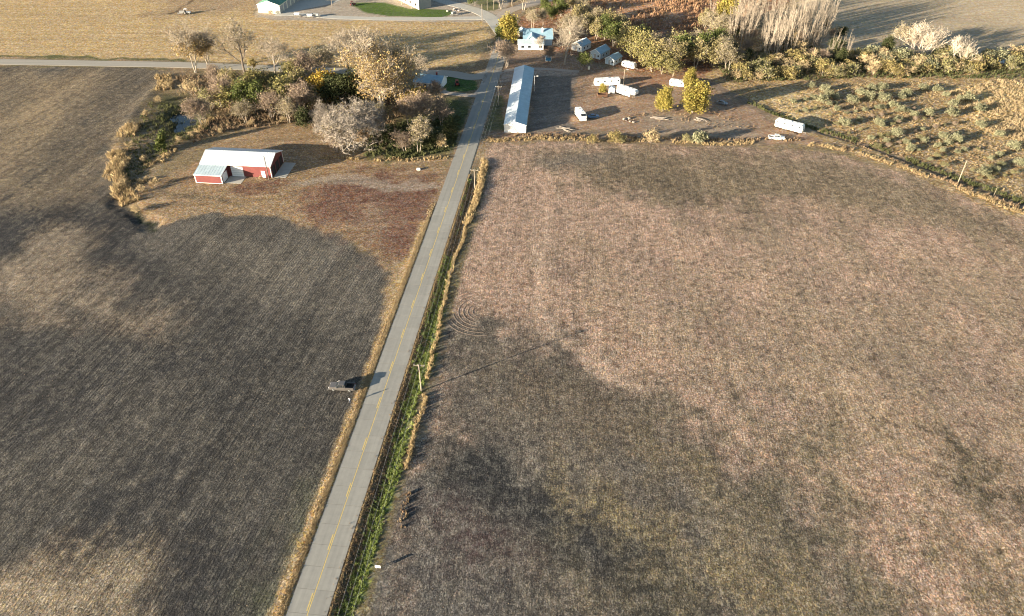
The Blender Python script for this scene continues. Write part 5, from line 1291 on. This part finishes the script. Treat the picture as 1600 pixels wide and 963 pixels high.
    if not motor:
        tg_ = MB()
        if fifth:
            tg_.tube((hl-1.2,-.7,0),(hl-1.2,-.7,zb+1.2),.05,n=6); tg_.tube((hl-1.2,.7,0),(hl-1.2,.7,zb+1.2),.05,n=6)
        else: tg_.tube((hl-.3,-.6,.5),(hl+1.1,0,.5),.05,n=6); tg_.tube((hl-.3,.6,.5),(hl+1.1,0,.5),.05,n=6); tg_.tube((hl+1.0,0,0),(hl+1.0,0,.6),.04,n=6)
        tg_.build('hitch', M_STL, r_)
    return r_
def mid(*p): a = [at(*q) for q in p]; return (sum(q[0] for q in a)/len(a), sum(q[1] for q in a)/len(a))

# the dark pickup beside the road, nose to the left
cxp, cyp = at(534, 612)
pickup(cxp, cyp+.9, PI-R(4), car_mat('dark_grey_car_paint', (.19,.175,.165), .6), 'dark grey pickup truck parked on the edge of the plowed field left of the road')
pickup(*[v for v in (mid((1202,217),(1224,219)))], -R(9), car_mat('white_car_paint', (.75,.75,.73)), 'white pickup truck parked below the big white trailer')
x, y = mid((904,190)); camper(x+1.0, y+3.0, R(-76), 7.6, 2.5, 3.1, 'white motorhome facing the stubble field, alone on the dirt lot', motor=True, name='motorhome', cat='motorhome')
car(*at(927, 184), R(10), car_mat('blue_car_paint', (.06,.13,.24)), 'blue car parked in the shadow of the motorhome')
x, y = mid((929,138),(968,134)); camper(x, y+1.5, R(188), 10.8, 2.5, 3.2, 'longest white camper, parked beside the lamp pole behind the fifth wheel')
x, y = mid((966,146),(991,159)); camper(x+.6, y+1.8, R(-44), 9.2, 2.5, 3.5, 'white fifth wheel trailer with raised nose, in front of the longest camper', fifth=True)
x, y = mid((973,105),(985,110)); camper(x+1.2, y+1.0, R(-38), 6.4, 2.4, 2.7, 'small white camper beside the rightmost cabin')
x, y = mid((1047,135),(1067,139)); camper(x+.3, y+1.3, R(-22), 6.2, 2.4, 2.8, 'white camper between the two bright yellow trees')
x, y = mid((1210,200),(1240,208)); camper(x+2.0, y+.6, R(-37), 10.5, 2.6, 3.3, 'big white trailer parked alone on the track at the right of the lot')
car(*at(684, 138), R(-14), car_mat('black_car_paint', (.03,.035,.05)), 'black car parked against the right end of the metal roofed house')
car(*at(1128, 163), R(-28), car_mat('slate_car_paint', (.10,.12,.15)), 'slate grey car in the shade on the track right of the broad yellow tree')

# small things on the lot ------------------------------------------------------
X, Y = at(941, 152); r_ = empty('utility_trailer', (X, Y, 0), R(4), 'dark open topped utility trailer left of the small white shed', 'trailer')
mb = MB(); mb.box(-1.9,1.9,-1,1,.5,.6); mb.build('deck', M_WOOD, r_)
mb = MB(); mb.box(-1.9,1.9,-1.05,-1.001,.5,1.5); mb.box(-1.9,1.9,1.001,1.05,.5,1.5); mb.box(-1.95,-1.901,-1,1,.5,1.5); mb.box(1.901,1.95,-1,1,.5,1.5); mb.build('side_boards', simple('rusty_boards', (.10,.055,.035), .9), r_)
for s in (-1, 1): wheel(r_, 0, s*1.2, .35, .35, .22, s)
mb = MB(); mb.tube((1.95,0,.5),(3.0,0,.45),.05); mb.build('hitch', M_STL, r_)
X, Y = at(955, 146); r_ = empty('small_shed', (X-1.2, Y, 0), R(-8), 'small white shed between the utility trailer and the fifth wheel', 'shed')
ygable(r_, 2.6, 2.4, 1.9, 2.5, M_WHT, M_GALV, None, .12, .5); panel(r_, 'entry_door', M_GREY, .8, 1.6, .02, 1.7, 0, -1, .04)
X, Y = at(856, 97); r_ = empty('cargo_trailer', (X-1.1, Y, 0), R(-4), 'small blue box trailer in front of the small bare tree by the white house', 'trailer')
mb = MB(); mb.box(0,2.6,0,2.2,.45,2.1); mb.build('box', simple('blue_panel_paint', (.05,.16,.27), .4), r_)
mb = MB(); mb.box(-.05,2.65,-.05,2.25,2.1,2.2); mb.box(-.04,.1,-.04,-.002,.4,2.1); mb.box(2.5,2.64,-.04,-.002,.4,2.1); mb.box(.1,2.5,-.04,-.002,.35,.55); mb.build('trim', M_WHT, r_)
for s in (0, 1): wheel(r_, 1.3, s*2.3-.05, .3, .3, .18, 1 if s else -1)
X, Y = at(920, 109); r_ = empty('propane_tank', (X, Y, 0), 0, 'small pale upright tank near the trunk of the green drooping tree', 'tank')
mb = MB(); mb.loft([[(math.cos(a)*q, math.sin(a)*q, z) for a in np.linspace(0, 2*PI, 13)[:-1]] for z, q in ((.05,.3),(.15,.45),(1.3,.45),(1.55,.3),(1.65,.1))]); mb.build('vessel', M_CREAM, r_, smooth=False)
mb = MB(); mb.tube((0,0,1.6),(0,0,1.8),.12); mb.build('valve_cap', M_STL, r_)
def machine(x, y, yaw, paint, label, s=1.0):
    X, Y = at(x, y); r_ = empty('farm_machine', (X, Y, zat(X, Y)), R(yaw), label, 'farm machine'); r_.scale = (s, s, s)
    mb = MB(); mb.loft([[(x_,-w,z0),(x_,w,z0),(x_,w,z1),(x_,-w,z1)] for x_, w, z0, z1 in ((-1.6,.5,.5,1.0),(-1.2,.6,.5,1.15),(.2,.6,.5,1.15),(1.5,.4,.55,1.0),(1.7,.3,.6,.9))]); mb.build('body', paint, r_)
    mb = MB(); mb.box(-1.0,-.4,-.4,.4,1.16,1.5); mb.box(-1.1,-.98,-.4,.4,1.16,2.0); mb.build('seat', M_TYRE, r_)
    mb = MB()
    for sx_ in (-1.1, -.1):
        for sy_ in (-.5, .5): mb.tube((sx_,sy_,1.15),(sx_,sy_,2.3),.04,n=5)
    mb.box(-1.25,.05,-.65,.65,2.3,2.38); mb.build('canopy', paint, r_)
    for sd in (-1, 1): wheel(r_, -.9, sd*.85, .65, .65, .35, sd); wheel(r_, 1.2, sd*.65, .4, .4, .25, sd)
    return r_
machine(714, 133, 100, simple('faded_red_paint', (.28,.05,.04), .6), 'small red tractor standing on the oval lawn by the driveways')
machine(293, 22, 5, M_WHT, 'pale farm machine standing alone in the field at the top left', 1.1)
machine(552, 9, 40, simple('dark_red_paint', (.12,.03,.03), .6), 'dark red tractor beside the farm lane left of the oval lawn', 1.0)
def implement(x, y, yaw, label, n=5, white=True):
    X, Y = at(x, y); r_ = empty('farm_implement', (X, Y, zat(X, Y)), R(yaw), label, 'farm implement')
    mb = MB(); mb.box(-2.4,2.4,-.06,.06,.6,.74); mb.box(-2.4,2.4,1.0,1.12,.6,.74)
    for q in (-2.2, 0, 2.2): mb.box(q-.05,q+.05,.061,.999,.6,.72)
    mb.tube((0,0,.65),(0,-2.2,.5),.06); mb.build('frame', M_STL, r_)
    for k in range(n):
        x_ = -2.1+4.2*k/(n-1); m2 = MB(); m2.tube((x_,.3,.6),(x_,.6,.05),.05,.03,5); m2.build('shank', M_STL, r_)
    m2 = MB(); m2.loft([[(-1.1,.1,.76),(1.1,.1,.76),(1.1,1,.76),(-1.1,1,.76)], [(-1.4,-.1,1.7),(1.4,-.1,1.7),(1.4,1.2,1.7),(-1.4,1.2,1.7)]]); m2.build('hopper', M_WHT if white else M_GREY, r_)
    for s in (-1, 1): wheel(r_, s*1.9, .55, .4, .4, .25, s)
implement(285, 23, 10, 'steel implement just left of the pale farm machine at the top left', white=False)
implement(464, 26, 0, 'pale implement on the farm lane, leftmost of three')
implement(484, 28, 4, 'white hopper implement on the farm lane, middle one of three')
implement(494, 27, -6, 'grey implement on the farm lane, rightmost of three', white=False)
implement(710, 24, 60, 'rusty implement at the right end of the oval lawn', white=False)
# rubbish and rocks
def rocks(name, x, y, n, sp, sz, mat, label, cat, seed=1):
    rng = random.Random(seed); X, Y = at(x, y); r_ = empty(name, (X, Y, zat(X, Y)), 0, label, cat)
    for k in range(n):
        cx_, cy_, s = rng.gauss(0, sp), rng.gauss(0, sp*.7), sz*(.5+rng.random()); mb = MB()
        rings = []
        for z_, q in ((0,.8),(.45,1.0),(.85,.55)):
            rings.append([(cx_+math.cos(a)*q*s*(.75+.5*rng.random()), cy_+math.sin(a)*q*s*(.75+.5*rng.random()), z_*s) for a in np.linspace(0, 2*PI, 8)[:-1]])
        mb.loft(rings); mb.build('rock', mat, r_)
rocks('rubble_pile', 981, 188, 9, 1.5, .55, simple('grey_rubble', (.26,.22,.19), .9), 'heap of grey rubble and scrap on the dirt between the motorhome and yellow trees', 'rubble pile', 3)
rocks('rock_pile', 705, 17, 7, 1.6, .6, simple('pale_stone', (.42,.36,.30), .9), 'pile of pale stones at the right end of the oval lawn', 'rock pile', 5)
def logs(x, y, yaw, n, L0, label, seed):
    rng = random.Random(seed); X, Y = at(x, y); r_ = empty('log_pile', (X, Y, zat(X, Y)), R(yaw), label, 'log pile')
    for k in range(n):
        a = rng.gauss(0,.25); cx_, cy_ = rng.gauss(0,.9), rng.gauss(0,.8); l = L0*(.5+.6*rng.random()); z_ = .15+.3*rng.random(); mb = MB()
        mb.tube((cx_-math.cos(a)*l/2, cy_-math.sin(a)*l/2, z_), (cx_+math.cos(a)*l/2, cy_+math.sin(a)*l/2, z_+.1), .11+.05*rng.random(), .07, 6); mb.build('log', BK_GREY, r_)
logs(882, 203, -30, 7, 5, 'pile of pale logs below the shadow of the storage building', 2)
logs(1030, 186, -12, 8, 6, 'long heap of pale branches below the narrow yellow tree', 3)
logs(1092, 188, -50, 7, 3.5, 'curved heap of pale branches below the broad yellow tree', 4)
X, Y = at(654, 265.5); r_ = MB(); r_.loft([[(-.6,-.4,-.1),(.6,-.4,-.1),(.6,.4,-.1),(-.6,.4,-.1)], [(-.65,-.45,.4),(.6,-.42,.4),(.65,.42,.4),(-.6,.45,.4)], [(-.4,-.25,.65),(.35,-.25,.6),(.4,.25,.62),(-.4,.3,.6)]])
tag(r_.build('plastic_tank', M_WHT, None, (X, Y, zat(X, Y))), 'small white plastic tank lying on the grass left of the road', 'tank')
# white box on a post in the stubble field
X, Y = at(591, 890); r_ = empty('sign_board', (X, Y, zat(X, Y)), R(-3), 'small blank white board on posts at the near edge of the stubble field', 'sign')
mb = MB(); mb.box(-.5,.5,-.04,.04,.55,1.22); mb.build('board', M_WHT, r_)
for q in (-.35, .35):
    mb = MB(); mb.box(q-.04,q+.04,.041,.11,0,1.1); mb.build('post', M_WOOD, r_)

# the person beside the pickup --------------------------------------------------
def person(X, Y, yaw):
    J = [(0,0,.94),(0,0,1.12),(0,0,1.32),(0,0,1.44),(0,.01,1.53),(0,.02,1.66),(0,.015,1.74)]
    Rr = [(.155,.11),(.14,.10),(.165,.11),(.10,.075),(.055,.055),(.085,.10),(.06,.07)]
    E = [(i, i+1) for i in range(6)]
    def ch(par, pts, rad):
        k = par
        for p, r0 in zip(pts, rad): J.append(p); Rr.append((r0, r0)); E.append((k, len(J)-1)); k = len(J)-1
        return k
    for s in (-1, 1):
        f = ch(0, [(s*.10,0,.86),(s*.11,.02,.50),(s*.12,-.01,.10),(s*.13,.13,.045)], [.088,.062,.045,.038])
        h = ch(3, [(s*.19,0,1.40),(s*.24,.02,1.14),(s*.13,.24,1.10),(s*.09,.30,1.12)], [.058,.044,.032,.03])
        for q, (dx, dz, l) in enumerate(((-.03,.01,.06),(-.015,.02,.075),(0,.02,.08),(.015,.015,.07))):
            ch(h, [(s*.09+dx, .30+l*.6, 1.12+dz), (s*.09+dx*1.1, .30+l, 1.10+dz)], [.009,.008])
        ch(h, [(s*.05,.31,1.14),(s*.035,.335,1.15)], [.010,.008])
    me = bpy.data.meshes.new('body'); me.from_pydata(J, E, []); o = bpy.data.objects.new('body', me); col.objects.link(o)
    sk = o.modifiers.new('skin', 'SKIN'); 
    for i, sv in enumerate(me.skin_vertices[0].data): sv.radius = Rr[i]; sv.use_root = (i == 0)
    ss = o.modifiers.new('sub', 'SUBSURF'); ss.levels = 1; ss.render_levels = 1
    dg = bpy.context.evaluated_depsgraph_get(); m2 = bpy.data.meshes.new_from_object(o.evaluated_get(dg)); bpy.data.objects.remove(o)
    m2.materials.clear()
    for m in (simple('pale_jacket_cloth', (.30,.34,.40), .9), simple('dark_trousers_cloth', (.05,.06,.09), .9), simple('skin_tone', (.45,.28,.20), .6), simple('dark_shoes', (.03,.03,.03), .7)): m2.materials.append(m)
    for p in m2.polygons:
        c = p.center; p.material_index = 3 if c.z < .09 else 1 if c.z < .93 else 2 if (c.z > 1.47 or (c.y > .25 and abs(c.x) < .2)) else 0; p.use_smooth = True
    root = empty('person', (X, Y, zat(X, Y)), yaw, 'person in a pale jacket and dark trousers holding a controller beside the dark pickup', 'person')
    b_ = bpy.data.objects.new('body', m2); col.objects.link(b_); b_.parent = root
    mb = MB(); mb.loft([[(math.cos(a)*.095*q, .01+math.sin(a)*.11*q, z) for a in np.linspace(0, 2*PI, 11)[:-1]] for z, q in ((1.64,1.0),(1.70,1.06),(1.76,.9),(1.80,.5))]); mb.build('hair', BK_DARK, root, smooth=True)
    for s in (-1, 1):
        mb = MB(); mb.box(s*.03-.01,s*.03+.01,.112,.122,1.655,1.668); mb.build('eye', M_TYRE, root)
    tag((lambda q: q)(MB_ctrl(X, Y, yaw)), 'small dark controller held in the hands of the person', 'controller')
def MB_ctrl(X, Y, yaw):
    mb = MB(); mb.box(-.09,.09,.31,.40,1.10,1.14); return mb.build('controller', M_TYRE, None, (X, Y, zat(X, Y)), yaw)
px_, py_ = at(547, 630)
person(px_, py_, R(-20))

# labels: things that still read alike are told apart by their order from left to right
bpy.context.view_layer.update()
for o in bpy.data.objects:
    if 'label' in o.keys() and len(o['label'].split()) > 13 and 0: print(o['label'])
ordn = ['leftmost', 'second from left', 'third from left', 'fourth from left', 'fifth from left', 'sixth from left', 'seventh from left', 'eighth from left', 'ninth from left', 'tenth from left', 'eleventh from left', 'twelfth from left', 'thirteenth from left', 'fourteenth from left', 'fifteenth from left', 'sixteenth from left', 'seventeenth from left', 'eighteenth from left']
by = {}
for o in bpy.data.objects:
    if o.parent is None and 'label' in o.keys(): by.setdefault(o['label'], []).append(o)
for lb, os_ in by.items():
    if 1 < len(os_) <= 18:
        os_.sort(key=lambda o: o.location.x/(o.location.y*_c+CAM_H*_s))
        for k, o in enumerate(os_): o['label'] = lb + ', ' + ordn[k]

for o in bpy.data.objects:
    if 'label' in o.keys() and len(o['label'].replace(',', '').split()) > 16: print('LONG', o.name, o['label'])
